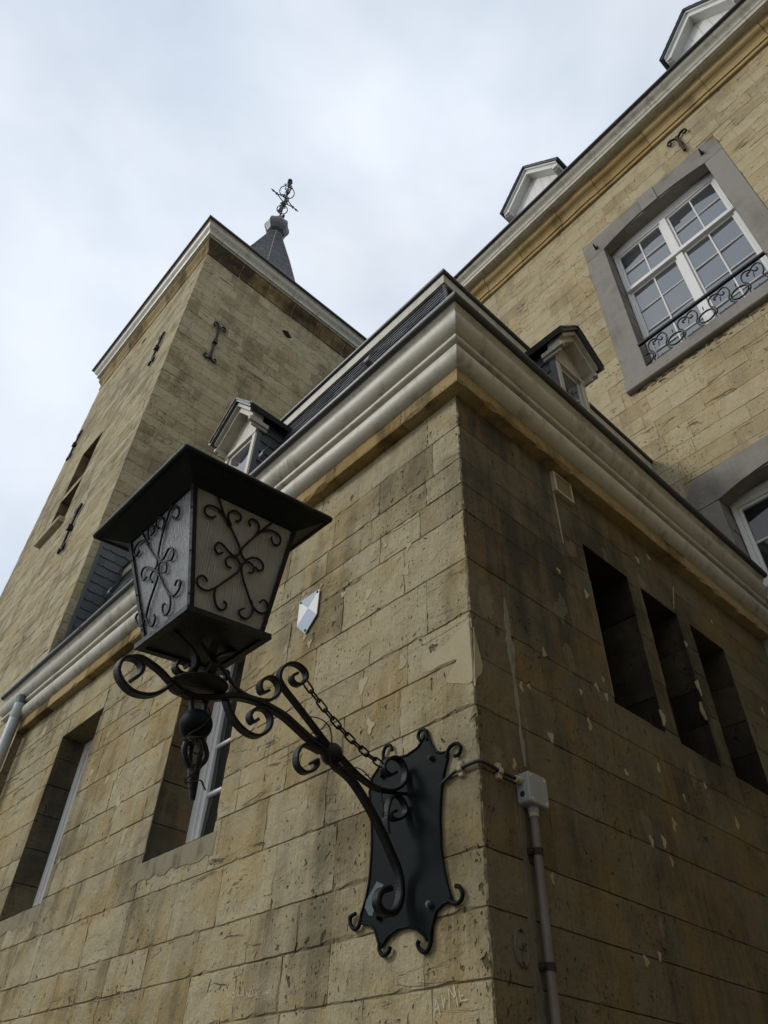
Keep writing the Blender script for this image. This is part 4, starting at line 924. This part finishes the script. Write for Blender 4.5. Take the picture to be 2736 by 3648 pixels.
# wall plate
pl = [(930, 225), (962, 330), (1000, 392), (1040, 404), (1088, 392), (1092, 440), (1064, 560), (1042, 700), (1030, 900), (1040, 1150), (1062, 1310), (1092, 1450), (1130, 1570), (1060, 1590), (1002, 1650), (972, 1760), (962, 1880), (935, 1880), (905, 1835), (850, 1790), (780, 1770), (700, 1790), (620, 1850), (570, 1935), (548, 1895), (520, 1800), (480, 1752), (402, 1742), (412, 1680), (452, 1550), (480, 1400), (498, 1150), (496, 900), (478, 720), (500, 600), (560, 510), (588, 440), (640, 446), (700, 442), (780, 418), (860, 360), (908, 285)]
plw = [FA.px(*b3(*p), .012) for p in pl]
pm = MB().poly(plw[::-1], (.003, .012), FA); wp = pm.build('wall_plate', 'plate', lant)
edge = [FA.w(u, z, .012) for u, z in plw + [plw[0]]]
MB().tube(edge, .0055, 6).build('plate_edge', 'plate', wp)
for tr in ([(935, 300), (930, 240), (905, 222), (875, 240), (865, 280), (885, 310)], [(1088, 440), (1100, 385), (1130, 345), (1175, 330), (1200, 365), (1185, 415), (1150, 430)], [(1100, 1560), (1150, 1590), (1195, 1575), (1215, 1520), (1195, 1465), (1160, 1450)], [(965, 1850), (955, 1930), (925, 1972), (885, 1960), (862, 1915), (872, 1885)],
           [(560, 1900), (560, 1960), (590, 2000), (630, 1975), (645, 1930)], [(412, 1720), (390, 1780), (355, 1790), (330, 1745), (335, 1695), (372, 1670)], [(590, 460), (592, 400), (612, 355), (645, 345), (660, 385)]):
    MB().tube(cat([FA.w(*FA.px(*b3(*p), .012), .014) for p in tr], 5), .0075, 8).build('plate_scroll', 'plate', wp)
for (x, y, mt) in ((945, 435, 'ironr'), (560, 575, 'plate'), (930, 1590, 'verd'), (528, 1690, 'plate')):
    u, z = FA.px(*b3(x, y), .03); m = MB(); m.cyl(FA.w(u, z, .010), FA.w(u, z, .027), .0115, 6); m.cyl(FA.w(u, z, .027), FA.w(u, z, .032), .007, 8); m.build('bolt', mt, wp)
pf = [FA.px(*b3(*p), .0135) for p in [(535, 1415), (590, 1440), (575, 1470), (530, 1500), (515, 1560), (520, 1620), (500, 1690), (470, 1680), (440, 1620), (455, 1560)]]
MB().poly(pf[::-1], (.011, .0135), FA).build('flaked_patch', 'verd', wp)
# main arm (heavy rounded bar)
arm = trace(b1, [(560, 385), (640, 425), (760, 432), (900, 418), (1000, 425), (1110, 455), (1210, 505), (1310, 565), (1400, 645), (1500, 735), (1580, 795)]) 
arm2 = trace(b3, [(200, 500), (330, 612), (455, 800), (560, 1000), (640, 1180), (700, 1330), (722, 1480), (705, 1600), (650, 1668), (575, 1655), (535, 1580), (560, 1500), (635, 1470)])
MB().ribbon(arm + arm2[1:], NX, .038, .022).build('arm', 'iron', lant)
scroll('scroll_bar', b1, [(560, 388), (470, 312), (400, 238), (325, 178), (245, 132), (180, 128)], .034, .012)
scroll('scroll_bar', b1, [(470, 332), (400, 385), (300, 412), (190, 388), (110, 315), (76, 225), (110, 150), (170, 132), (232, 158), (256, 210), (235, 262), (185, 298)], .038, .011)
scroll('scroll_bar', b1, [(1000, 405), (1100, 442), (1195, 450), (1258, 405), (1265, 335), (1222, 282), (1165, 286), (1128, 332), (1142, 388), (1190, 380)], .036, .010)
scroll('scroll_bar', b1, [(1640, 790), (1500, 605), (1400, 475), (1312, 362), (1272, 285), (1290, 215), (1345, 177), (1410, 187), (1462, 235), (1468, 290), (1425, 332), (1378, 318), (1364, 275), (1400, 250)], .034, .011)
scroll('scroll_bar', b1, [(868, 415), (900, 520), (960, 622), (1040, 692), (1120, 712), (1190, 662), (1206, 582), (1165, 515), (1095, 512), (1052, 560), (1072, 610), (1108, 592)], .036, .011)
scroll('scroll_bar', b2, [(470, 600), (360, 540), (275, 512), (212, 560), (178, 655), (195, 765), (275, 838), (365, 820), (420, 762), (418, 695), (365, 725)], .034, .010)
scroll('scroll_bar', b2, [(690, 640), (800, 760), (920, 880), (1060, 985), (1200, 1048), (1335, 1050), (1440, 975), (1470, 850), (1425, 715), (1335, 660), (1235, 705), (1212, 800), (1280, 868), (1350, 838)], .034, .012)
scroll('scroll_bar', b2, [(1260, 1560), (1242, 1400), (1256, 1255), (1302, 1142), (1388, 1122), (1458, 1215), (1468, 1320), (1400, 1388), (1322, 1388), (1290, 1330), (1350, 1292)], .032, .010)
MB().tube(trace(b2, [(1150, 1040), (1300, 1075), (1490, 1088)]), .007, 8).build('wall_pin', 'iron', lant)
bc = P(*b2(600, 618), 0, XB); MB().sphere(bc, .042, 20, 12).build('ball', 'iron', lant)
MB().ribbon(trace(b2, [(380, 440), (470, 500), (560, 560)]), NX, .045, .02).build('clip', 'plate', lant)
# disc under the lantern, hanging finial
dc = P(*b1(672, 345), 0, XB)
MB().loft([[dc + Vector((r_ * math.cos(a), r_ * math.sin(a), z_ + .127 * r_ * math.sin(a))) for a in [2 * math.pi * i / 28 for i in range(28)]] for r_, z_ in ((.02, -.012), (.098, -.004), (.102, .002), (.098, .008), (.02, .008))], True, True, False).build('drip_disc', 'iron', lant)
for (p, q_) in (((622, 405), (628, 560)), ((738, 425), (712, 560))): MB().ribbon([P(*b1(*p), 0, XB), P(*b1(*q_), 0, XB)], NX, .022, .014).build('hanger', 'iron', lant)
fc = P(*b1(660, 628), 0, XB); MB().sphere(fc, .054, 20, 12, (1, 1, .95)).build('finial_ball', 'plate', lant)
for off in (.0,):
    MB().ribbon(trace(b1, [(650, 700), (600, 740), (573, 810), (590, 890), (625, 950), (640, 1000)]), NX, .018, .017, lambda t: 1.1 - .2 * t).build('finial_bar', 'iron', lant)
    MB().ribbon(trace(b1, [(672, 700), (712, 760), (735, 840), (720, 895), (680, 940), (650, 1000)]), NX, .018, .017, lambda t: 1.1 - .2 * t).build('finial_bar', 'iron', lant)
    for sx in (-1, 1):
        c = trace(b1, [(660, 705), (655, 760), (652, 850), (650, 930), (645, 990)]); c = [p + Vector((sx * .030 * math.sin(math.pi * min(1, i / (len(c) - 1))), 0, 0)) for i, p in enumerate(c)]
        MB().tube(c, .009, 7).build('finial_bar', 'iron', lant)
c = trace(b1, [(645, 930), (640, 1040), (637, 1120), (635, 1185)], 3); MB().tube(c, [.021 - .013 * i / (len(c) - 1) for i in range(len(c))], 8).build('finial_spike', 'iron', lant)
MB().tube([fc + Vector((0, 0, -.045)), fc + Vector((0, .003, -.062))], .026, 12).build('finial_collar', 'iron', lant)
# lantern body, leaning slightly on its arm
rx, ry, rz_ = .127, -.019, .022
RM = Matrix.Rotation(rz_, 3, 'Z') @ Matrix.Rotation(ry, 3, 'Y') @ Matrix.Rotation(rx, 3, 'X'); LO = Vector((XB, -1.01, 2.955))
def lw(x, y, z): return LO + RM @ Vector((x, y, z))
class LF:  # frame helper so boxes can be written in lantern space
    def w(s, u, z, d): return lw(u, d, z)
lf = LF()
for off, wd, z0, z1 in ((.170, .0, -.004, .016),):
    m = MB(); h = .170; t = .026
    for (x0, x1, y0, y1) in ((-h, h, -h, -h + t), (-h, h, h - t, h), (-h, -h + t, -h + t, h - t), (h - t, h, -h + t, h - t)):
        m.box(lf, x0, x1, z0, z1, y0, y1)
    lb = m.build('base_frame', 'iron', lant)
MB().box(lf, -.15, .15, .004, .009, -.15, .15).build('base_sheet', 'roofl', lant)
hb0, hb1, zt0, zt1 = .150, .232, .016, .465
def body(t): return hb0 + (hb1 - hb0) * t
for sx in (-1, 1):
    for sy in (-1, 1):
        m = MB(); k = .017
        for dx, dy, k2 in ((0, 0, 1),):
            a0, a1 = hb0, hb1
            r0 = [lw(sx * a0, sy * a0, zt0), lw(sx * (a0 - k), sy * a0, zt0), lw(sx * (a0 - k), sy * (a0 - .006), zt0), lw(sx * (a0 - .006), sy * (a0 - .006), zt0), lw(sx * (a0 - .006), sy * (a0 - k), zt0), lw(sx * a0, sy * (a0 - k), zt0)]
            r1_ = [lw(sx * a1, sy * a1, zt1), lw(sx * (a1 - k), sy * a1, zt1), lw(sx * (a1 - k), sy * (a1 - .006), zt1), lw(sx * (a1 - .006), sy * (a1 - .006), zt1), lw(sx * (a1 - .006), sy * (a1 - k), zt1), lw(sx * a1, sy * (a1 - k), zt1)]
            m.loft([r0, r1_], True, True, False)
        for t in (.12, .45, .8):
            a = body(t); z_ = zt0 + (zt1 - zt0) * t
            for p_ in (lw(sx * a, sy * (a - .008), z_), lw(sx * (a - .008), sy * a, z_)): m.sphere(p_, .0045, 6, 4)
        m.build('corner_post', 'iron', lant)
faces = {'-y': lambda s, t, d=0.: lw(s * (body(t) - .004), -(body(t) - .008) - d, zt0 + (zt1 - zt0) * t), '+x': lambda s, t, d=0.: lw(body(t) - .008 + d, s * (body(t) - .004), zt0 + (zt1 - zt0) * t),
         '+y': lambda s, t, d=0.: lw(s * (body(t) - .004), body(t) - .008 + d, zt0 + (zt1 - zt0) * t), '-x': lambda s, t, d=0.: lw(-(body(t) - .008) - d, s * (body(t) - .004), zt0 + (zt1 - zt0) * t)}
def on_face(f, x, y):
    p00, p10, p01 = f(-1, 0), f(1, 0), f(-1, 1); n = (p10 - p00).cross(p01 - p00).normalized(); p = PP(x, y, p00, n)
    q = RM.transposed() @ (p - LO); t = (q.z - zt0) / (zt1 - zt0); return q, t
lc = crop(440, 1650, 2.552)
TR_ = [[(820, 190), (850, 300), (890, 430), (930, 530), (980, 620), (1030, 730), (1050, 800), (1020, 850), (980, 840), (930, 790), (880, 737), (842, 735), (820, 780), (850, 830), (895, 820)], [(930, 520), (870, 440), (800, 395), (745, 400), (730, 450), (760, 490), (810, 502), (826, 485)], [(975, 580), (945, 510), (950, 460), (1000, 440), (1050, 470), (1060, 510), (1035, 540), (1015, 525)],
       [(1440, 470), (1300, 580), (1190, 670), (1090, 760), (1060, 810), (1075, 860), (1105, 885), (1160, 865), (1220, 880), (1260, 930), (1250, 980), (1212, 978), (1190, 945)], [(1250, 630), (1320, 615), (1390, 650), (1420, 700), (1402, 750), (1360, 742), (1335, 700), (1340, 675)], [(1190, 670), (1225, 600), (1205, 540), (1160, 515), (1130, 540), (1150, 580)],
       [(970, 962), (930, 940), (920, 890), (960, 855), (1010, 865), (1050, 920), (1045, 970), (1000, 1020), (920, 1075), (840, 1130), (760, 1165), (690, 1140), (657, 1090), (670, 1045), (710, 1030), (745, 1060), (747, 1085)], [(830, 1140), (815, 1200), (830, 1290), (870, 1340), (915, 1330), (925, 1290), (900, 1260)],
       [(1130, 1000), (1168, 1000), (1175, 950), (1130, 905), (1090, 910), (1065, 960), (1075, 1050), (1110, 1160), (1145, 1260), (1180, 1330), (1240, 1370), (1298, 1350), (1300, 1290), (1265, 1250), (1230, 1270)], [(1150, 1250), (1165, 1340), (1140, 1400), (1100, 1420), (1050, 1390), (1045, 1345), (1090, 1325)]]
TL_ = [[(490, 200), (460, 350), (420, 480), (380, 600), (350, 720), (330, 840), (350, 890), (380, 870), (420, 790), (450, 775), (470, 820), (450, 880), (415, 890)], [(400, 540), (440, 430), (480, 390), (515, 420), (515, 480), (480, 510), (460, 495)], [(365, 610), (385, 540), (360, 495), (320, 510), (310, 570), (335, 600)],
       [(130, 580), (190, 650), (230, 740), (280, 830), (320, 890), (310, 950), (280, 975), (230, 945), (190, 970), (175, 1030), (195, 1070), (225, 1040)], [(240, 740), (190, 710), (140, 740), (110, 810), (125, 850), (160, 800)], [(245, 700), (235, 630), (260, 580), (290, 580), (290, 630), (265, 660)],
       [(370, 1000), (402, 985), (400, 920), (360, 900), (335, 940), (335, 1020), (380, 1110), (420, 1180), (470, 1210), (520, 1150), (530, 1080), (500, 1070), (480, 1120)], [(410, 1170), (440, 1240), (435, 1330), (400, 1385), (370, 1360), (375, 1290), (390, 1285)],
       [(275, 1090), (255, 1050), (280, 990), (315, 985), (325, 1040), (290, 1150), (250, 1270), (220, 1390), (190, 1470), (150, 1480), (125, 1420), (145, 1370), (180, 1375)], [(235, 1310), (220, 1400), (240, 1470), (280, 1480), (300, 1420), (290, 1380)]]
for key, trs, mir in (('-y', TL_, None), ('+x', TR_, None), ('+y', TL_, (1, -1)), ('-x', TR_, (-1, 1))):
    f = faces[key]
    nx_, ny_ = 10, 10; vs_ = [f(-1 + 2 * i / nx_, j / ny_, -.003) for j in range(ny_ + 1) for i in range(nx_ + 1)]
    mb = MB(); mb.add(vs_, [(j * (nx_ + 1) + i, j * (nx_ + 1) + i + 1, (j + 1) * (nx_ + 1) + i + 1, (j + 1) * (nx_ + 1) + i) for j in range(ny_) for i in range(nx_)], True)
    gp = mb.build('glass_panel', 'lglass', lant)
    at = gp.data.attributes.new('luv', 'FLOAT_VECTOR', 'POINT')
    for k, p in enumerate(vs_):
        i, j = k % (nx_ + 1), k // (nx_ + 1); t = j / ny_; at.data[k].vector = ((-1 + 2 * i / nx_) * body(t), t * .45, 0 if key in ('-y', '+y') else 3.)
    src = faces['-y'] if key in ('-y', '+y') else faces['+x']
    for tr in trs:
        pts = []
        for p in tr:
            q_, t = on_face(src, *lc(*p)); d = .006
            q_ = q_ + (Vector((0, -d, 0)) if trs is TL_ else Vector((d, 0, 0)))
            if mir: q_ = Vector((q_.x * mir[0], q_.y * mir[1], q_.z))
            pts.append(lw(*q_))
        MB().tube(cat(pts, 5), .0042, 6).build('scrollwork', 'iron', gp)
# roof of the lantern: shallow hip with a rolled rim
hr_, zr_ = .322, .505
m = MB(); ri = [lw(sx * hb1 * .98, sy * hb1 * .98, zt1 - .004) for sx, sy in ((1, -1), (1, 1), (-1, 1), (-1, -1))]; ro_ = [lw(sx * hr_, sy * hr_, zr_) for sx, sy in ((1, -1), (1, 1), (-1, 1), (-1, -1))]
m.add(ri + ro_, [(i, (i + 1) % 4, 4 + (i + 1) % 4, 4 + i) for i in range(4)]); m.add(ri, [(3, 2, 1, 0)])
top = [lw(sx * .05, sy * .05, .66) for sx, sy in ((1, -1), (1, 1), (-1, 1), (-1, -1))]
up_ = [lw(sx * hr_, sy * hr_, zr_ + .012) for sx, sy in ((1, -1), (1, 1), (-1, 1), (-1, -1))]
m.loft([up_, top], True, False, False); m.add(top, [(0, 1, 2, 3)])
lr = m.build('lantern_roof', 'roofl', lant)
rim = [lw(sx * (hr_ + .002), sy * (hr_ + .002), zr_ + .006) for sx, sy in ((1, -1), (1, 1), (-1, 1), (-1, -1))]
for i in range(4):
    a, b = rim[i], rim[(i + 1) % 4]; d = (b - a).normalized() * .0
    m = MB(); n = 14; q = random.Random(i); m.tube([a.lerp(b, k / n) + Vector((0, 0, q.uniform(-.0012, .0012))) for k in range(n + 1)], .013, 10); m.build('rolled_rim', 'roofl', lr)
for p in rim: MB().sphere(p, .013, 10, 8).build('rim_corner', 'roofl', lr)
MB().sphere(lw(0, 0, .69), .045, 14, 10).build('roof_knob', 'roofl', lr)
m = MB(); m.cyl(lw(0, 0, .009), lw(0, 0, .10), .018, 12); m.build('lamp_holder', 'white_e', lant)
MB().sphere(lw(0, 0, .165), .045, 16, 10, (1, 1, 1.35)).build('bulb', 'white_e', lant)
# legs carrying the lantern, and its cable
def leg(tr, x=XB): return MB().ribbon(trace(b1, tr, 6, x), NX, .036, .010).build('support_scroll', 'iron', lant)
leg([(470, -70), (540, -10), (600, 50), (648, 125), (645, 210), (600, 255), (540, 248), (503, 205), (528, 162), (580, 168), (598, 205)])
leg([(960, 85), (900, 95), (820, 118), (762, 170), (742, 235), (778, 292), (838, 315), (880, 292), (882, 245), (838, 235)])
for sx in (-1, 1):
    c = [dc + Vector((sx * a, .127 * 0, z_)) for a, z_ in ((.03, .012), (.07, .02), (.085, .05), (.065, .08), (.05, .11), (.07, .15))]
    MB().ribbon(cat(c, 5), (0, 1, 0), .03, .009).build('support_scroll', 'iron', lant)
MB().tube(trace(b1, [(690, 20), (735, 75), (790, 140), (850, 205), (905, 285), (965, 360), (1030, 405), (1100, 440)], 6, XB + .012), .008, 8).build('lamp_cable', 'black', lant)
# chain from the upper scroll to the wall scroll
ca, cb = P(*b1(1462, 305), 0, XB), P(*b2(1190, 745), 0, XB); nl = 11; dv = (cb - ca)
for i in range(nl):
    t0, t1 = i / nl, (i + 1) / nl; sag = lambda t: Vector((0, 0, -.03 * 4 * t * (1 - t)))
    a, b = ca + dv * t0 + sag(t0), ca + dv * t1 + sag(t1); ax_ = (b - a).normalized(); ln = (b - a).length / 2 + .006
    side = Vector((1, 0, 0)) if i % 2 else ax_.cross(Vector((1, 0, 0))).normalized(); side = (side + (ax_.cross(side)) * .35).normalized(); cc = (a + b) / 2; wq = .0115; pts = []
    for k in range(17):
        th = 2 * math.pi * k / 16; x_, y_ = math.cos(th), math.sin(th)
        pts.append(cc + ax_ * ((ln - wq) * (1 if x_ > 0 else -1) + wq * x_ if abs(x_) > .01 else 0) + side * wq * y_)
    MB().tube(pts, .0038, 6, False).build('chain_link', 'iron', lant)

# barbed wire strands tangled round the arm
def barbed(pts, name, label, rr_=.0016, barbs=()):
    t = thing(name, label, 'wire', pts[0], 'barbed wire on the lantern arm'); c = cat(pts, 8)
    a = [p + Vector((.002 * math.sin(i * .9), .002 * math.cos(i * .9), 0)) for i, p in enumerate(c)]; b_ = [p - Vector((.002 * math.sin(i * .9), .002 * math.cos(i * .9), 0)) for i, p in enumerate(c)]
    MB().tube(a, rr_, 5).build('strand', 'ironr', t); MB().tube(b_, rr_, 5).build('strand', 'ironr', t)
    q = random.Random(len(pts))
    for f in barbs:
        p = c[int(f * (len(c) - 1))]; m = MB()
        for k in range(2):
            v = Vector((q.uniform(-1, 1), q.uniform(-1, 1), q.uniform(-1, 1))).normalized() * .013; m.tube([p - v, p + v], .0013, 5)
        m.build('barb', 'ironr', t)
    return t
o = .022
barbed(trace(b2, [(250, 190), (330, 180), (420, 185), (500, 220), (570, 285), (592, 350), (602, 450), (595, 560)], 2, XB + o), 'barbed_wire', 'rusty barbed wire looping over the ball of the lantern arm', barbs=(.12, .5, .66))
barbed(trace(b2, [(590, 640), (580, 720), (650, 780), (780, 790), (900, 780), (990, 830), (1050, 900), (1110, 980), (1180, 1060), (1205, 1180), (1215, 1290), (1212, 1370)], 2, XB + o + .006), 'barbed_wire', 'thin barbed wire trailing down the lower arm in front of the wall plate', barbs=(.2, .5, .82, .95))
barbed(trace(b1, [(755, 500), (765, 560), (740, 600), (690, 650), (620, 690), (575, 740), (600, 735), (660, 715), (720, 715)], 2, XB + .05), 'barbed_wire', 'barbed wire wound round the ball of the hanging finial', barbs=(.4, .8))
barbed(trace(b1, [(660, 930), (650, 970), (600, 1015), (578, 1045), (610, 1052), (690, 1035), (710, 1065), (728, 1108)], 2, XB + .03), 'barbed_wire', 'loose barbed wire end sticking out below the hanging finial', barbs=(.4,))

# ================================================================== THINGS ON THE WALLS
# blue and white shield sign
sh = [(-1.312, 4.112), (-1.122, 4.112), (-1.124, 3.936), (-1.218, 3.845), (-1.308, 3.936)]; ce = (-1.216, 4.022)
sg = thing('shield_sign', 'small blue and white shield shaped metal sign screwed to the stone wall', 'sign', (-1.217, 0, 3.84))
MB().poly(sh, (.008, .012), FA).build('sign_plate', 'white_e', sg)
def tri(pts, mat, nm): MB().add([FA.w(u, z, .0135) for u, z in pts], [list(range(len(pts)))]).build(nm, mat, sg)
tri([sh[0], sh[1], ce][::-1], 'blue_e', 'blue_field'); tri([sh[4], ce, sh[2], sh[3]][::-1], 'blue_e', 'blue_field')
tri([sh[0], ce, sh[4]][::-1], 'white_e', 'white_field'); tri([sh[1], sh[2], ce][::-1], 'white_e', 'white_field')
for (u, z) in ((-1.296, 4.097), (-1.137, 4.097), (-1.217, 3.868)): MB().cyl(FA.w(u, z, -.02), FA.w(u, z, .018), .0075, 8).build('screw', 'ironr', sg)
# junction box
jb = thing('junction_box', 'grey square electrical junction box on the dark stained wall', 'junction box', FB.w(.26, 2.63, 0))
def rbox(fr, u0, u1, z0, z1, d0, d1, r_, n=5):
    def ring(d, k):
        pts = []
        for cx, cz, a0 in ((u1 - r_, z0 + r_, -90), (u1 - r_, z1 - r_, 0), (u0 + r_, z1 - r_, 90), (u0 + r_, z0 + r_, 180)):
            for i in range(n + 1): a = R(a0 + 90 * i / n); pts.append(fr.w(cx + (r_ - k) * math.cos(a), cz + (r_ - k) * math.sin(a), d))
        return pts
    return MB().loft([ring(d0, 0), ring(d1 - .005, 0), ring(d1 - .0015, .0015), ring(d1, .005)], True, True, False)
rbox(FB, .204, .318, 2.634, 2.750, .004, .044, .012).build('box_body', 'grey', jb); rbox(FB, .2035, .3185, 2.6335, 2.7505, .0455, .062, .012).build('lid', 'grey', jb)
for u in (.218, .304):
    for z in (2.648, 2.736): MB().cyl(FB.w(u, z, .058), FB.w(u, z, .0632), .0062, 10).build('lid_screw', 'white_e', jb); MB().box(FB, u - .0008, u + .0008, z - .004, z + .004, .063, .0636).build('screw_slot', 'black', jb)
MB().cyl(FB.w(.2045, 2.668, .028), FB.w(.2025, 2.668, .028), .011, 12).build('knockout', 'black', jb)
m = MB(); m.cyl(FB.w(.206, 2.718, .026), FB.w(.190, 2.718, .026), .0155, 12); m.cyl(FB.w(.192, 2.718, .026), FB.w(.172, 2.718, .026), .0135, 8); m.build('cable_gland', 'cream', jb)
m = MB(); m.cyl(FB.w(.262, 2.636, .026), FB.w(.262, 2.612, .026), .021, 14); m.build('conduit_gland', 'grey', jb); MB().cyl(FB.w(.262, 2.614, .026), FB.w(.262, 2.598, .026), .019, 14).build('gland_ring', 'cream', jb)
# conduit
cd = thing('conduit_pipe', 'brown plastic conduit running down from the junction box', 'pipe', FB.w(.262, 0, .026))
MB().tube([FB.w(.262 - .002 * math.sin(i * .7), 2.604 - 2.604 * i / 12, .026) for i in range(13)], .0165, 14).build('pipe', 'conduit', cd)
for z in (2.475, 2.118, 1.6, 1.0, .4):
    m = MB(); m.tube([FB.w(.262, z - .012, .026), FB.w(.262, z + .012, .026)], .0195, 14); m.box(FB, .228, .246, z - .011, z + .011, .001, .018); m.sphere(FB.w(.236, z, .019), .006, 8, 6); m.build('pipe_clamp', 'ironr', cd)
# cable and clips
cb_ = thing('power_cable', 'short black cable clipped round the corner from wall plate to junction box', 'cable', FA.w(-.17, 2.72, 0))
cpts = cat([FA.w(-.19, 2.700, .008), FA.w(-.165, 2.708, .012), FA.w(-.125, 2.722, .014), FA.w(-.083, 2.730, .014), FA.w(-.035, 2.733, .015), Vector((.008, -.010, 2.733)), FB.w(.03, 2.732, .016), FB.w(.097, 2.727, .014), FB.w(.14, 2.722, .020), FB.w(.178, 2.718, .026)], 6)
MB().tube(cpts, .0068, 10).build('sheath', 'black', cb_)
for (fr, u, z) in ((FA, -.083, 2.729), (FB, .098, 2.727)):
    m = MB(); m.bbox(fr, u - .011, u + .011, z + .006, z + .030, .0, .016, .003); m.bbox(fr, u - .011, u + .011, z - .028, z - .006, .0, .016, .003); m.bbox(fr, u - .011, u + .011, z - .010, z + .010, .019, .026, .003); m.box(fr, u - .011, u + .011, z - .010, z - .0071, 0, .02); m.box(fr, u - .011, u + .011, z + .0071, z + .010, 0, .02)
    m.cyl(fr.w(u, z + .02, .014), fr.w(u, z + .02, .018), .004, 8); m.build('cable_clip', 'cream', cb_)
# round tag
tg = thing('number_disc', 'small round numbered metal disc fixed low beside the conduit', 'plaque', FB.w(.147, 2.11, 0))
n = 28; m = MB(); c0_ = (.147, 2.160); rd = (.036, .056)
m.loft([[FB.w(c0_[0] + rd[0] * k * math.cos(2 * math.pi * i / n), c0_[1] + rd[1] * k * math.sin(2 * math.pi * i / n), d) for i in range(n)] for k, d in ((1, .001), (1, .008), (.95, .010), (.90, .0095), (.88, .0065), (.05, .0065))], True, True, False); m.build('disc', 'plasterG2', tg)
for z in (2.208, 2.112): MB().cyl(FB.w(.147, z, .004), FB.w(.147, z, .011), .006, 8).build('screw', 'ironr', tg)
strokes('number', FB, crop(1780, 3250, 5.53), [[(335, 690), (370, 735), (430, 755)], [(410, 590), (420, 700)], [(430, 640), (425, 740)], [(470, 615), (455, 690), (470, 755), (500, 778)], [(475, 620), (490, 660)]], .004, 'ironr', tg, .0085)
# vent grille
vg = thing('vent_grille', 'cream louvred vent grille high under the cornice', 'vent', FB.w(.935, 4.71, 0))
u0, u1, z0, z1 = .842, 1.03, 4.705, 4.872
m = MB(); fw = .022
m.bbox(FB, u0, u0 + fw, z0, z1, -.005, .030, .003); m.bbox(FB, u1 - fw * .5, u1, z0, z1, -.005, .030, .003); m.bbox(FB, u0 + fw, u1 - fw * .5, z0, z0 + fw, -.005, .030, .003); m.bbox(FB, u0 + fw, u1 - fw * .5, z1 - fw * .5, z1, -.005, .030, .003); m.build('vent_frame', 'cream', vg)
MB().box(FB, u0 + fw, u1 - fw * .5, z0 + fw, z1 - fw * .5, -.004, .003).build('vent_back', 'dark', vg)
for i in range(9):
    z = z0 + fw + .008 + (z1 - z0 - 1.5 * fw - .010) * i / 8.6
    MB().box8([FB.w(u0 + fw, z, .012), FB.w(u1 - fw * .5, z, .012), FB.w(u1 - fw * .5, z + .0045, .012), FB.w(u0 + fw, z + .0045, .012), FB.w(u0 + fw, z - .001, .022), FB.w(u1 - fw * .5, z - .001, .022), FB.w(u1 - fw * .5, z + .0035, .022), FB.w(u0 + fw, z + .0035, .022)]).build('louvre', 'cream', vg)
# downpipe
dp = thing('downpipe', 'galvanised grey downpipe in the angle between tower and annex', 'pipe', (-6.13, -.15, 0))
px_, py_ = -6.17, -.155; ztop = sz(0, 5.72)[1]
MB().tube([(px_, py_, 0), (px_, py_, ztop)], .056, 20).build('pipe', 'steel', dp)
MB().tube([(px_, py_, ztop - .16), (px_, py_, ztop - .155), (px_, py_, ztop - .02), (px_, py_, ztop)], [.0575, .060, .060, .063], 20).build('collar', 'steel', dp)
MB().tube([(px_, py_, ztop), (px_ - .02, py_ - .005, ztop + .09)], [.052, .06], 16).build('outlet', 'lead', dp)
for z in (4.0, 2.6, 1.2): MB().tube([(px_, py_, z - .015), (px_, py_, z + .015)], .060, 20).build('pipe_bracket', 'steel', dp)
scn.render.resolution_x = 768; scn.render.resolution_y = 1024
